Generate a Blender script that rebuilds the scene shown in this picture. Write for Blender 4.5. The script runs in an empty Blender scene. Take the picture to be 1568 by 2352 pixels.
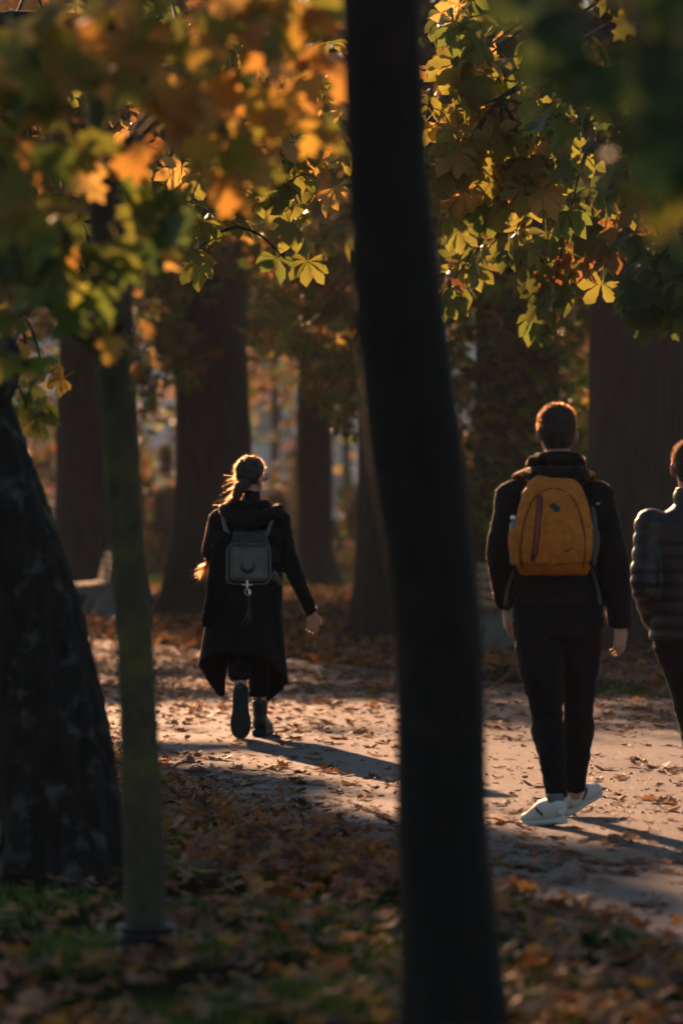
import bpy, math, random
import numpy as np
from mathutils import Vector, Matrix, noise
R = math.radians
rng = np.random.default_rng(7); random.seed(7)
scene = bpy.context.scene
C = scene.collection

# ------------------------------------------------------------------ camera, world, sun, exposure
CAM_H = 1.30
FPX = 135.0 / 36.0 * 2352.0            # focal length in pixels of the 1568 x 2352 working grid
HZ = 1196.0                            # horizon row on that grid
cam_d = bpy.data.cameras.new('camera')
cam = bpy.data.objects.new('camera', cam_d); C.objects.link(cam)
cam_d.sensor_fit = 'VERTICAL'; cam_d.sensor_height = 36.0; cam_d.lens = 135.0
cam_d.clip_start = 0.1; cam_d.clip_end = 2000
cam.location = (0, 0, CAM_H)
cam.rotation_euler = (R(90) + (HZ - 1176.0) / FPX, 0, 0)
cam_d.dof.use_dof = True; cam_d.dof.focus_distance = 19.5; cam_d.dof.aperture_fstop = 2.5
cam_d.dof.aperture_blades = 9
scene.camera = cam

SUN_AZ = R(14.5)                       # left of the view direction, ahead of the camera
SUN_EL = R(18.0)
TO_SUN = Vector((-math.sin(SUN_AZ) * math.cos(SUN_EL), math.cos(SUN_AZ) * math.cos(SUN_EL), math.sin(SUN_EL)))
world = bpy.data.worlds.new('World'); scene.world = world; world.use_nodes = True
wn = world.node_tree; wn.nodes.clear()
sky = wn.nodes.new('ShaderNodeTexSky'); sky.sky_type = 'NISHITA'; sky.sun_disc = False
sky.sun_elevation = SUN_EL; sky.sun_rotation = -SUN_AZ
sky.air_density = 1.3; sky.dust_density = 0.4; sky.ozone_density = 3.0
bg = wn.nodes.new('ShaderNodeBackground'); bg.inputs['Strength'].default_value = 0.054
wo = wn.nodes.new('ShaderNodeOutputWorld')
wn.links.new(sky.outputs[0], bg.inputs[0]); wn.links.new(bg.outputs[0], wo.inputs[0])
sun_d = bpy.data.lights.new('sun', 'SUN'); sun_d.energy = 5.0; sun_d.angle = R(0.6); sun_d.color = (1.0, 0.53, 0.28)
sun = bpy.data.objects.new('sun', sun_d); C.objects.link(sun)
sun.rotation_euler = TO_SUN.to_track_quat('Z', 'Y').to_euler(); sun.location = (0, 0, 40)
scene.view_settings.view_transform = 'Standard'; scene.view_settings.look = 'None'
scene.view_settings.exposure = 1.25; scene.view_settings.gamma = 1.0; scene.view_settings.use_curve_mapping = False
scene.cycles.use_denoising = True
scene.cycles.max_bounces = 6; scene.cycles.diffuse_bounces = 3; scene.cycles.glossy_bounces = 2
scene.cycles.transmission_bounces = 4; scene.cycles.volume_bounces = 0; scene.cycles.transparent_max_bounces = 4
scene.cycles.sample_clamp_indirect = 4.0

# ------------------------------------------------------------------ helpers
def at(xd, yd, depth):                 # a pixel of the working grid at a known distance
    return np.array([(xd - 784.0) * depth / FPX, depth, CAM_H + (HZ - yd) * depth / FPX])
def ground(xd, yd):                    # a pixel on the ground
    d = FPX * CAM_H / (yd - HZ)
    return ((xd - 784.0) * d / FPX, d)

def mk_mesh(name, V, F, mat=None, smooth=True, col=None):
    me = bpy.data.meshes.new(name)
    me.from_pydata([tuple(map(float, v)) for v in V], [], [tuple(map(int, f)) for f in F]); me.update()
    if smooth: me.polygons.foreach_set('use_smooth', [True] * len(me.polygons))
    if mat: me.materials.append(mat)
    if col is not None: set_col(me, col)
    return me
def set_col(me, col):
    a = me.attributes.new('Col', 'FLOAT_COLOR', 'POINT')
    c = np.ones((len(me.vertices), 4), np.float32); c[:, :3] = col
    a.data.foreach_set('color', c.ravel())
def tri_mesh(name, V, T, mat, col=None, smooth=False):       # numpy arrays, triangles
    me = bpy.data.meshes.new(name)
    V = np.asarray(V, np.float32); T = np.asarray(T, np.int32)
    me.vertices.add(len(V)); me.vertices.foreach_set('co', V.ravel())
    me.loops.add(len(T) * 3); me.loops.foreach_set('vertex_index', T.ravel())
    me.polygons.add(len(T)); me.polygons.foreach_set('loop_start', np.arange(0, len(T) * 3, 3, dtype=np.int32))
    if smooth: me.polygons.foreach_set('use_smooth', np.ones(len(T), bool))
    me.update(calc_edges=True); me.validate()
    me.materials.append(mat)
    if col is not None: set_col(me, col)
    return me
def link(name, me, parent=None, loc=None, kind=None):
    o = bpy.data.objects.new(name, me); C.objects.link(o)
    if parent is not None: o.parent = parent
    if loc is not None: o.location = loc
    if kind: o['kind'] = kind
    return o
def thing(name, label, cat, loc=(0, 0, 0), rz=0, group=None):
    o = bpy.data.objects.new(name, None); C.objects.link(o)
    o.empty_display_size = 0.1; o.location = loc; o.rotation_euler = (0, 0, rz)
    tag(o, label, cat, group); return o
def tag(o, label, cat, group=None):
    o['label'] = label; o['category'] = cat
    if group: o['group'] = group
    return o

# shapes as (V, F) pairs -------------------------------------------------------------
def frames(P, ref):
    P = np.asarray(P, float); n = len(P)
    T = np.zeros_like(P)
    T[1:-1] = P[2:] - P[:-2]; T[0] = P[1] - P[0]; T[-1] = P[-1] - P[-2]
    T /= np.linalg.norm(T, axis=1)[:, None] + 1e-12
    S = np.asarray(ref, float)[None] - T * (T @ np.asarray(ref, float))[:, None]
    S /= np.linalg.norm(S, axis=1)[:, None] + 1e-12
    return T, S, np.cross(T, S)
def loft(P, rx, ry=None, n=16, ref=(1, 0, 0), p=2.0, cap=True, flat=False):
    P = np.asarray(P, float); m = len(P)
    rx = np.broadcast_to(np.asarray(rx, float), (m,)); ry = rx if ry is None else np.broadcast_to(np.asarray(ry, float), (m,))
    T, S, B = frames(P, ref)
    if flat:
        S = np.tile(np.array([1., 0, 0]), (m, 1)); B = np.tile(np.array([0, 1., 0]), (m, 1))
    a = np.linspace(0, 2 * math.pi, n, endpoint=False); ca, sa = np.cos(a), np.sin(a)
    if p != 2: ca = np.sign(ca) * np.abs(ca) ** (2 / p); sa = np.sign(sa) * np.abs(sa) ** (2 / p)
    V = (P[:, None] + S[:, None] * (rx[:, None] * ca)[..., None] + B[:, None] * (ry[:, None] * sa)[..., None]).reshape(-1, 3)
    F = [(i * n + j, i * n + (j + 1) % n, (i + 1) * n + (j + 1) % n, (i + 1) * n + j) for i in range(m - 1) for j in range(n)]
    if cap:
        V = np.vstack([V, P[:1], P[-1:]]); b = m * n
        F += [(j, b, (j + 1) % n) for j in range(n)]
        F += [((m - 1) * n + j, (m - 1) * n + (j + 1) % n, b + 1) for j in range(n)]
    return V, F
def smooth_path(P, k=4):
    P = np.asarray(P, float); n = len(P)
    if n < 3: return P
    out = []
    for i in range(n - 1):
        p0, p1, p2, p3 = P[max(i - 1, 0)], P[i], P[i + 1], P[min(i + 2, n - 1)]
        for t in np.linspace(0, 1, k, endpoint=False):
            out.append(.5 * ((2 * p1) + (-p0 + p2) * t + (2 * p0 - 5 * p1 + 4 * p2 - p3) * t * t + (-p0 + 3 * p1 - 3 * p2 + p3) * t ** 3))
    out.append(P[-1]); return np.array(out)
def limb(pts, k=4, n=16, ref=(1, 0, 0), p=2.0, flat=False):   # pts: (x, y, z, rx[, ry])
    A = np.array([tuple(q) if len(q) == 5 else tuple(q) + (q[3],) for q in pts], float)
    A = smooth_path(A, k)
    return loft(A[:, :3], np.maximum(A[:, 3], .001), np.maximum(A[:, 4], .001), n, ref, p, flat=flat)
def ball(c, r, n=12, rot=None):
    r = np.broadcast_to(np.asarray(r, float), (3,))
    t = np.linspace(-math.pi / 2, math.pi / 2, n)
    V, F = loft(np.stack([0 * t, 0 * t, np.sin(t)], 1), np.maximum(np.cos(t), .02), n=n + 2, flat=True)
    V = V * r
    if rot is not None: V = V @ np.array(rot.to_3x3()).T
    return V + np.asarray(c, float), F
def box(c, s, rot=None):
    V = np.array([(x, y, z) for x in (-1, 1) for y in (-1, 1) for z in (-1, 1)], float) * np.asarray(s, float) / 2
    if rot is not None: V = V @ np.array(rot.to_3x3()).T
    return V + np.asarray(c, float), [(0, 1, 3, 2), (4, 6, 7, 5), (0, 4, 5, 1), (2, 3, 7, 6), (0, 2, 6, 4), (1, 5, 7, 3)]
def join(parts):
    Vs, Fs, b = [], [], 0
    for V, F in parts:
        Vs.append(np.asarray(V, float)); Fs += [tuple(i + b for i in f) for f in F]; b += len(V)
    return np.vstack(Vs), Fs
def xf(vf, M):
    V, F = vf; A = np.array(M)
    return V @ A[:3, :3].T + A[:3, 3], F
def part(name, vf, mat, parent, smooth=True, bevel=0, sub=0, solid=0, label=None):
    o = link(name, mk_mesh(name, vf[0], vf[1], mat, smooth), parent)
    if solid:
        m = o.modifiers.new('s', 'SOLIDIFY'); m.thickness = solid; m.offset = 0
    if bevel:
        m = o.modifiers.new('b', 'BEVEL'); m.width = bevel; m.segments = 2; m.limit_method = 'ANGLE'
    if sub:
        m = o.modifiers.new('d', 'SUBSURF'); m.levels = sub; m.render_levels = sub
    if label: o['label'] = label
    return o
def fused(name, shapes, voxel, mat, parent, smooth_it=4, wrinkle=None, cut=None):   # one continuous surface from overlapping shapes
    V, F = join(shapes)
    o = link(name, mk_mesh(name, V, F), parent)
    m = o.modifiers.new('r', 'REMESH'); m.mode = 'VOXEL'; m.voxel_size = voxel; m.adaptivity = 0; m.use_smooth_shade = True
    if smooth_it:
        s = o.modifiers.new('s', 'SMOOTH'); s.factor = .5; s.iterations = smooth_it
    dg = bpy.context.evaluated_depsgraph_get()
    me = bpy.data.meshes.new_from_object(o.evaluated_get(dg)); o.modifiers.clear(); o.data = me
    me.name = name; me.materials.clear(); me.materials.append(mat)
    me.polygons.foreach_set('use_smooth', [True] * len(me.polygons))
    if wrinkle:
        n = len(me.vertices); co = np.empty(n * 3, np.float32); me.vertices.foreach_get('co', co); co = co.reshape(-1, 3)
        no = np.empty(n * 3, np.float32); me.vertices.foreach_get('normal', no); no = no.reshape(-1, 3)
        d = np.array([wrinkle(v) for v in co], np.float32)
        me.vertices.foreach_set('co', (co + no * d[:, None]).ravel()); me.update()
    return o
def wr(fx, fy, fz, amp, seed=0):
    def f(v):
        q = Vector((v[0] * fx + seed, v[1] * fy, v[2] * fz + (v[0] + v[1]) * fx * .35))
        a = noise.noise(q); b = noise.noise(q * 2.3 + Vector((5, 3, 1)))
        return amp * ((1 - abs(a) * 2.2) * .7 + b * .5)
    return f

# ------------------------------------------------------------------ materials
def new_mat(name):
    m = bpy.data.materials.new(name); m.use_nodes = True
    nt = m.node_tree; b = nt.nodes['Principled BSDF']; return m, nt, b
def N(nt, t, **kw):
    n = nt.nodes.new(t)
    for k, v in kw.items():
        if k in n.inputs: n.inputs[k].default_value = v
        else: setattr(n, k, v)
    return n
def simple(name, col, rough=.6, metal=0, spec=.5, bump=0, bscale=200, vary=0, sheen=0):
    m, nt, b = new_mat(name)
    b.inputs['Base Color'].default_value = (*col, 1); b.inputs['Roughness'].default_value = rough
    b.inputs['Metallic'].default_value = metal; b.inputs['Specular IOR Level'].default_value = spec
    if sheen: b.inputs['Sheen Weight'].default_value = sheen; b.inputs['Sheen Roughness'].default_value = .4
    tc = N(nt, 'ShaderNodeTexCoord')
    if vary:
        no = N(nt, 'ShaderNodeTexNoise', Scale=bscale * .08, Detail=5.0); nt.links.new(tc.outputs['Object'], no.inputs['Vector'])
        r = N(nt, 'ShaderNodeValToRGB'); nt.links.new(no.outputs[0], r.inputs[0])
        r.color_ramp.elements[0].position = .35; r.color_ramp.elements[1].position = .68
        r.color_ramp.elements[0].color = (*[c * (1 - vary) for c in col], 1); r.color_ramp.elements[1].color = (*[min(1, c * (1 + vary)) for c in col], 1)
        nt.links.new(r.outputs[0], b.inputs['Base Color'])
    if bump:
        no = N(nt, 'ShaderNodeTexNoise', Scale=float(bscale), Detail=4.0); nt.links.new(tc.outputs['Object'], no.inputs['Vector'])
        bp = N(nt, 'ShaderNodeBump', Strength=bump, Distance=.004); nt.links.new(no.outputs[0], bp.inputs['Height'])
        nt.links.new(bp.outputs[0], b.inputs['Normal'])
    return m
def leaf_mat(name, trans=.55, rough=.45):
    m, nt, b = new_mat(name)
    at_ = N(nt, 'ShaderNodeAttribute', attribute_name='Col')
    no = N(nt, 'ShaderNodeTexNoise', Scale=60.0, Detail=4.0)
    tc = N(nt, 'ShaderNodeTexCoord'); nt.links.new(tc.outputs['Object'], no.inputs['Vector'])
    mr = N(nt, 'ShaderNodeMapRange'); mr.inputs[3].default_value = .65; mr.inputs[4].default_value = 1.3
    nt.links.new(no.outputs[0], mr.inputs[0])
    mx = N(nt, 'ShaderNodeMix', data_type='RGBA', blend_type='MULTIPLY'); mx.inputs[0].default_value = 1
    nt.links.new(at_.outputs['Color'], mx.inputs[6]); nt.links.new(mr.outputs[0], mx.inputs[7])
    nt.links.new(mx.outputs[2], b.inputs['Base Color'])
    b.inputs['Roughness'].default_value = rough; b.inputs['Specular IOR Level'].default_value = .28
    tr = N(nt, 'ShaderNodeBsdfTranslucent')
    m2 = N(nt, 'ShaderNodeMix', data_type='RGBA', blend_type='MULTIPLY'); m2.inputs[0].default_value = 1
    m2.inputs[7].default_value = (2.8, 2.8, 1.9, 1)
    nt.links.new(mx.outputs[2], m2.inputs[6]); nt.links.new(m2.outputs[2], tr.inputs['Color'])
    ms = N(nt, 'ShaderNodeMixShader'); ms.inputs[0].default_value = trans
    nt.links.new(b.outputs[0], ms.inputs[1]); nt.links.new(tr.outputs[0], ms.inputs[2])
    nt.links.new(ms.outputs[0], nt.nodes['Material Output'].inputs['Surface'])
    return m
def bark_mat(name, dark, light, scale=6, stretch=.18, bump=.8, lichen=None, moss=None):
    m, nt, b = new_mat(name)
    tc = N(nt, 'ShaderNodeTexCoord'); mp = N(nt, 'ShaderNodeMapping'); mp.inputs['Scale'].default_value = (1, 1, stretch)
    nt.links.new(tc.outputs['Object'], mp.inputs['Vector'])
    n1 = N(nt, 'ShaderNodeTexNoise', Scale=float(scale * 3), Detail=8.0, Roughness=.65); nt.links.new(mp.outputs[0], n1.inputs['Vector'])
    v = N(nt, 'ShaderNodeTexVoronoi', Scale=float(scale * 2.2)); v.feature = 'DISTANCE_TO_EDGE'
    ad = N(nt, 'ShaderNodeMix', data_type='VECTOR'); ad.inputs[0].default_value = .12
    nt.links.new(mp.outputs[0], ad.inputs[4]); nt.links.new(n1.outputs['Color'], ad.inputs[5]); nt.links.new(ad.outputs[1], v.inputs['Vector'])
    r = N(nt, 'ShaderNodeValToRGB'); r.color_ramp.elements[0].position = .3; r.color_ramp.elements[1].position = .75
    r.color_ramp.elements[0].color = (*dark, 1); r.color_ramp.elements[1].color = (*light, 1)
    nt.links.new(n1.outputs[0], r.inputs[0]); out = r.outputs[0]
    for colr, sc, lo, hi in ([(lichen, 12.0, .55, .72)] if lichen else []) + ([(moss, 4.0, .5, .68)] if moss else []):
        n2 = N(nt, 'ShaderNodeTexNoise', Scale=sc, Detail=6.0, Roughness=.6); nt.links.new(tc.outputs['Object'], n2.inputs['Vector'])
        r2 = N(nt, 'ShaderNodeMapRange'); r2.inputs[1].default_value = lo; r2.inputs[2].default_value = hi; nt.links.new(n2.outputs[0], r2.inputs[0])
        mx = N(nt, 'ShaderNodeMix', data_type='RGBA'); mx.inputs[7].default_value = (*colr, 1)
        nt.links.new(r2.outputs[0], mx.inputs[0]); nt.links.new(out, mx.inputs[6]); out = mx.outputs[2]
    nt.links.new(out, b.inputs['Base Color']); b.inputs['Roughness'].default_value = .85; b.inputs['Specular IOR Level'].default_value = .25
    ml = N(nt, 'ShaderNodeMath', operation='MULTIPLY_ADD'); ml.inputs[1].default_value = 2.2
    nt.links.new(v.outputs['Distance'], ml.inputs[0]); nt.links.new(n1.outputs[0], ml.inputs[2])
    bp = N(nt, 'ShaderNodeBump', Strength=bump, Distance=.02); nt.links.new(ml.outputs[0], bp.inputs['Height']); nt.links.new(bp.outputs[0], b.inputs['Normal'])
    return m
M = {}
M['leaf'] = leaf_mat('leaf', .58, .42); M['litter'] = leaf_mat('dry_leaf', .3, .6); M['grass'] = leaf_mat('grass_blade', .35, .5)
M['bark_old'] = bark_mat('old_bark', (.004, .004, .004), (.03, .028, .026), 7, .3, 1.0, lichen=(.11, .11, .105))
M['bark_mid'] = bark_mat('ridged_bark', (.014, .011, .009), (.06, .048, .038), 8, .12, .9)
M['bark_young'] = bark_mat('young_bark', (.035, .030, .018), (.085, .072, .042), 12, .4, .4, moss=(.13, .115, .02))
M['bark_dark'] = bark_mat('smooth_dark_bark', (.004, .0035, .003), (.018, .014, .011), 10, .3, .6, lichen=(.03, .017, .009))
M['twig'] = simple('twig', (.03, .02, .014), .8)
M['black_cloth'] = simple('black_cloth', (.0045, .0045, .005), .85, spec=.15, bump=.25, bscale=900, sheen=.015)
M['knit'] = simple('charcoal_knit', (.007, .007, .0075), .95, spec=.1, bump=.5, bscale=500, sheen=.015)
M['jersey'] = simple('black_jersey', (.005, .0052, .006), .85, spec=.15, bump=.2, bscale=700, sheen=.015)
M['puffer'] = simple('black_nylon', (.007, .007, .0075), .45, spec=.45, bump=.3, bscale=300)
M['trousers'] = simple('dark_trousers', (.005, .0052, .0062), .85, spec=.15, bump=.25, bscale=800, sheen=.015)
M['leather'] = simple('sheen_grey_leather', (.085, .082, .08), .4, spec=.5, bump=.35, bscale=160, vary=.3)  # sky sheen of the black leather put into a lighter grey base
M['leather_dark'] = simple('dark_leather', (.008, .008, .008), .45, spec=.5, bump=.3, bscale=200)
M['boot'] = simple('boot_leather', (.010, .010, .011), .5, spec=.4, bump=.3, bscale=220)
M['rubber'] = simple('black_rubber', (.014, .015, .017), .7, spec=.3)
M['metal'] = simple('steel', (.55, .53, .5), .25, metal=1)
M['ochre'] = simple('ochre_canvas', (.5, .145, .015), .75, spec=.25, bump=.5, bscale=420, vary=.16)
M['ochre_dark'] = simple('ochre_piping', (.10, .035, .008), .7, spec=.25)
M['zip_tape'] = simple('zip_tape', (.02, .014, .02), .7)
M['zip_red'] = simple('red_zip', (.42, .015, .025), .5)
M['patch'] = simple('dark_patch', (.022, .02, .02), .6)
M['mesh_pocket'] = simple('mesh_pocket', (.035, .035, .038), .7, bump=.5, bscale=260)
M['plastic_clear'] = simple('bottle_plastic', (.16, .18, .18), .2, spec=.5)
M['sneaker'] = simple('white_sneaker', (.52, .50, .46), .55, spec=.4, bump=.1, bscale=200)
M['sneaker_sole'] = simple('sneaker_sole', (.45, .43, .39), .6)
M['sneaker_grey'] = simple('grey_sneaker_lining', (.10, .10, .10), .8)
M['skin'] = simple('skin', (.45, .24, .17), .5, spec=.35)
b_ = M['skin'].node_tree.nodes['Principled BSDF']; b_.inputs['Subsurface Weight'].default_value = .5
b_.inputs['Subsurface Radius'].default_value = (1.0, .22, .1); b_.inputs['Subsurface Scale'].default_value = .012
def hair_mat(name, col, tcol, mix=.6):
    m, nt, b = new_mat(name); b.inputs['Base Color'].default_value = (*col, 1); b.inputs['Roughness'].default_value = .4
    tr = N(nt, 'ShaderNodeBsdfRefraction'); tr.inputs['Color'].default_value = (*tcol, 1); tr.inputs['Roughness'].default_value = .5; tr.inputs['IOR'].default_value = 1.35   # hairs scatter light forward
    ms = N(nt, 'ShaderNodeMixShader'); ms.inputs[0].default_value = mix
    nt.links.new(b.outputs[0], ms.inputs[1]); nt.links.new(tr.outputs[0], ms.inputs[2]); nt.links.new(ms.outputs[0], nt.nodes['Material Output'].inputs['Surface'])
    return m
M['hair_solid'] = simple('dark_hair', (.016, .009, .007), .5, spec=.4, bump=.4, bscale=500)
M['hair'] = hair_mat('hair_strands', (.03, .014, .008), (.95, .62, .36), .75)
M['hair_short'] = hair_mat('short_hair_strands', (.02, .010, .006), (.85, .52, .3), .5)
M['fuzz'] = hair_mat('cloth_fuzz', (.012, .011, .011), (.9, .68, .52), .7)
M['eye'] = simple('eye', (.6, .58, .55), .2)
M['glass_lens'] = simple('lens', (.25, .2, .17), .05)
M['concrete'] = simple('concrete', (.13, .13, .13), .85, bump=.4, bscale=90, vary=.25)
M['wood'] = simple('bench_wood', (.10, .048, .024), .7, bump=.3, bscale=60, vary=.3)
M['guard'] = simple('black_plastic_guard', (.008, .009, .010), .45)
M['stone'] = simple('edging_stone', (.13, .128, .122), .85, bump=.5, bscale=60, vary=.25)
M['facade'] = simple('pale_facade', (.55, .55, .52), .9, vary=.1, bscale=10)
M['facade_base'] = simple('grey_plinth', (.12, .12, .13), .9)
M['window'] = simple('window_glass', (.16, .165, .165), .3)
M['hedge'] = leaf_mat('hedge_leaf', .3)
M['car'] = simple('dark_car_paint', (.02, .024, .03), .25, spec=.5)
M['tyre'] = simple('tyre', (.012, .012, .012), .8)

def ground_mat():
    m, nt, b = new_mat('lawn_soil')
    tc = N(nt, 'ShaderNodeTexCoord'); n1 = N(nt, 'ShaderNodeTexNoise', Scale=1.3, Detail=8.0, Roughness=.65)
    nt.links.new(tc.outputs['Object'], n1.inputs['Vector'])
    r = N(nt, 'ShaderNodeValToRGB'); e = r.color_ramp.elements
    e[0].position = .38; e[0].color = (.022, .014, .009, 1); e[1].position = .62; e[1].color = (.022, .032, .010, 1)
    nt.links.new(n1.outputs[0], r.inputs[0]); nt.links.new(r.outputs[0], b.inputs['Base Color']); b.inputs['Roughness'].default_value = .95
    b.inputs['Specular IOR Level'].default_value = 0
    n2 = N(nt, 'ShaderNodeTexNoise', Scale=60.0, Detail=5.0); nt.links.new(tc.outputs['Object'], n2.inputs['Vector'])
    bp = N(nt, 'ShaderNodeBump', Strength=.8, Distance=.03); nt.links.new(n2.outputs[0], bp.inputs['Height']); nt.links.new(bp.outputs[0], b.inputs['Normal'])
    return m
def asphalt_mat():
    m, nt, b = new_mat('asphalt')
    tc = N(nt, 'ShaderNodeTexCoord'); L = nt.links.new
    n1 = N(nt, 'ShaderNodeTexNoise', Scale=.9, Detail=7.0, Roughness=.6); L(tc.outputs['Object'], n1.inputs['Vector'])
    n2 = N(nt, 'ShaderNodeTexNoise', Scale=130.0, Detail=3.0, Roughness=.7); L(tc.outputs['Object'], n2.inputs['Vector'])
    v = N(nt, 'ShaderNodeTexVoronoi', Scale=95.0); L(tc.outputs['Object'], v.inputs['Vector'])
    r = N(nt, 'ShaderNodeValToRGB'); e = r.color_ramp.elements
    e[0].position = .3; e[0].color = (.065, .064, .063, 1); e[1].position = .7; e[1].color = (.12, .116, .11, 1)
    L(n1.outputs[0], r.inputs[0])
    r2 = N(nt, 'ShaderNodeMapRange'); r2.inputs[1].default_value = .3; r2.inputs[2].default_value = .7; r2.inputs[3].default_value = .55; r2.inputs[4].default_value = 1.6
    L(n2.outputs[0], r2.inputs[0])
    mx = N(nt, 'ShaderNodeMix', data_type='RGBA', blend_type='MULTIPLY'); mx.inputs[0].default_value = 1
    L(r.outputs[0], mx.inputs[6]); L(r2.outputs[0], mx.inputs[7]); L(mx.outputs[2], b.inputs['Base Color'])
    b.inputs['Roughness'].default_value = .5; b.inputs['Specular IOR Level'].default_value = .5
    ml = N(nt, 'ShaderNodeMath', operation='MULTIPLY_ADD'); ml.inputs[1].default_value = -.8
    L(v.outputs['Distance'], ml.inputs[0]); L(n2.outputs[0], ml.inputs[2])
    n3 = N(nt, 'ShaderNodeTexNoise', Scale=32.0, Detail=5.0, Roughness=.7); L(tc.outputs['Object'], n3.inputs['Vector'])
    m3 = N(nt, 'ShaderNodeMath', operation='MULTIPLY_ADD'); m3.inputs[1].default_value = 1.6; L(n3.outputs[0], m3.inputs[0]); L(ml.outputs[0], m3.inputs[2])
    n4 = N(nt, 'ShaderNodeTexNoise', Scale=9.0, Detail=7.0, Roughness=.75); L(tc.outputs['Object'], n4.inputs['Vector'])
    m4 = N(nt, 'ShaderNodeMath', operation='MULTIPLY_ADD'); m4.inputs[1].default_value = 4.5; L(n4.outputs[0], m4.inputs[0]); L(m3.outputs[0], m4.inputs[2]); ml = m4
    bp = N(nt, 'ShaderNodeBump', Strength=1.0, Distance=.014); L(ml.outputs[0], bp.inputs['Height']); L(bp.outputs[0], b.inputs['Normal'])
    return m
M['ground'] = ground_mat(); M['asphalt'] = asphalt_mat()

# ------------------------------------------------------------------ leaves
PAL = dict(
    green=((.04, .066, .016), (.07, .095, .022)), olive=((.085, .095, .02), (.13, .125, .028)), yellow=((.20, .135, .03), (.27, .17, .045)),
    orange=((.22, .115, .034), (.28, .15, .05)), brown=((.085, .040, .018), (.13, .058, .025)), rust=((.13, .055, .02), (.18, .08, .028)),
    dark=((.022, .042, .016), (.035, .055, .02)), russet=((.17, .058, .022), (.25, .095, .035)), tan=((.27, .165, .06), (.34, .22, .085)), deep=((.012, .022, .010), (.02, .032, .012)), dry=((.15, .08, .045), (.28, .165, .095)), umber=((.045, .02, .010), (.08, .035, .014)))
def pal(kind, r):
    a, b = np.array(PAL[kind][0]), np.array(PAL[kind][1]); return a + (b - a) * r
def leaflet(L, W, st, droop, fold):                # obovate blade along +y, (V, T, edge)
    t = np.linspace(0, 1, st); w = W * np.interp(t, [0, .15, .4, .68, .84, .94, 1], [.05, .24, .64, 1, .86, .42, .0])
    z = -droop * t ** 2
    mid = np.stack([0 * t, t * L, z], 1)
    Lf = np.stack([-w, t * L, z + fold * w], 1); Rt = np.stack([w, t * L, z + fold * w], 1)
    jag = 1 + .10 * np.where(np.arange(st) % 2, 1, -1); Lf[1:-1, 0] *= jag[1:-1]; Rt[1:-1, 0] *= jag[::-1][1:-1]
    V = np.vstack([mid, Lf[:-1], Rt[:-1]]); T = []
    l = lambda i: st + i if i < st - 1 else st - 1
    r = lambda i: 2 * st - 1 + i if i < st - 1 else st - 1
    for i in range(st - 1):
        T.append((i, i + 1, l(i)))
        if i < st - 2: T.append((i + 1, l(i + 1), l(i)))
        T.append((i, r(i), i + 1))
        if i < st - 2: T.append((i + 1, r(i), r(i + 1)))
    ed = np.concatenate([np.where(t > .93, 1, t * .15), np.ones(st - 1), np.ones(st - 1)])
    return V, np.array(T), ed
def chestnut(seed, st=8, nl=None):
    g = np.random.default_rng(seed); nl = nl or int(g.integers(5, 8)); Vs, Ts, Es, b = [], [], [], 0
    for i in range(nl):
        a = (i - (nl - 1) / 2) * R(300 / nl) * .82 + g.normal(0, .08)
        k = 1 - .42 * abs(i - (nl - 1) / 2) / (nl / 2)
        V, T, E = leaflet(.62 * k * g.uniform(.9, 1.1), 0.155 * k * g.uniform(.85, 1.15), st, g.uniform(.06, .42) * k, g.uniform(.1, .8))
        V = V.copy(); c, s = math.cos(a), math.sin(a)
        V = np.stack([V[:, 0] * c + V[:, 1] * s, -V[:, 0] * s + V[:, 1] * c, V[:, 2]], 1)
        Vs.append(V); Ts.append(T + b); Es.append(E); b += len(V)
    # stalk
    pv = np.array([(-.008, 0, 0), (.008, 0, 0), (.006, -.4, .08), (-.006, -.4, .08)]); Vs.append(pv); Ts.append(np.array([(0, 1, 2), (0, 2, 3)]) + b); Es.append(np.full(4, .5))
    return np.vstack(Vs), np.vstack(Ts), np.concatenate(Es)
MAPLE = [(0, 0), (.10, -.05), (.36, -.12), (.30, .03), (.56, .05), (.47, .17), (.66, .36), (.43, .36), (.45, .49), (.22, .45), (.19, .60), (.27, .76), (.12, .77), (0, 1.0)]
def maple(seed, n=None):
    g = np.random.default_rng(seed)
    h = [(x * g.uniform(.93, 1.07), y) for x, y in MAPLE]
    o = h + [(-x, y) for x, y in h[-2:0:-1]]
    V = np.array([(0, .30, 0)] + [(x, y, 0) for x, y in o], float)
    cu, cv, tw = g.uniform(-.5, .35), g.uniform(-.5, .1), g.uniform(-.3, .3)
    V[:, 2] = cu * V[:, 0] ** 2 + cv * (V[:, 1] - .3) ** 2 + tw * V[:, 0] * V[:, 1] + .12 * np.abs(V[:, 0])
    k = len(o); T = [(0, 1 + i, 1 + (i + 1) % k) for i in range(k)]
    V = np.vstack([V, [(-.01, 0, 0), (.01, 0, 0), (.008, -.5, .1), (-.008, -.5, .1)]]); T += [(k + 1, k + 2, k + 3), (k + 1, k + 3, k + 4)]
    E = np.concatenate([[0], np.hypot(V[1:k + 1, 0], V[1:k + 1, 1] - .3), [.5] * 4])
    V[:, :2] *= .85
    return V, np.array(T), np.clip(E, 0, 1)
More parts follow.
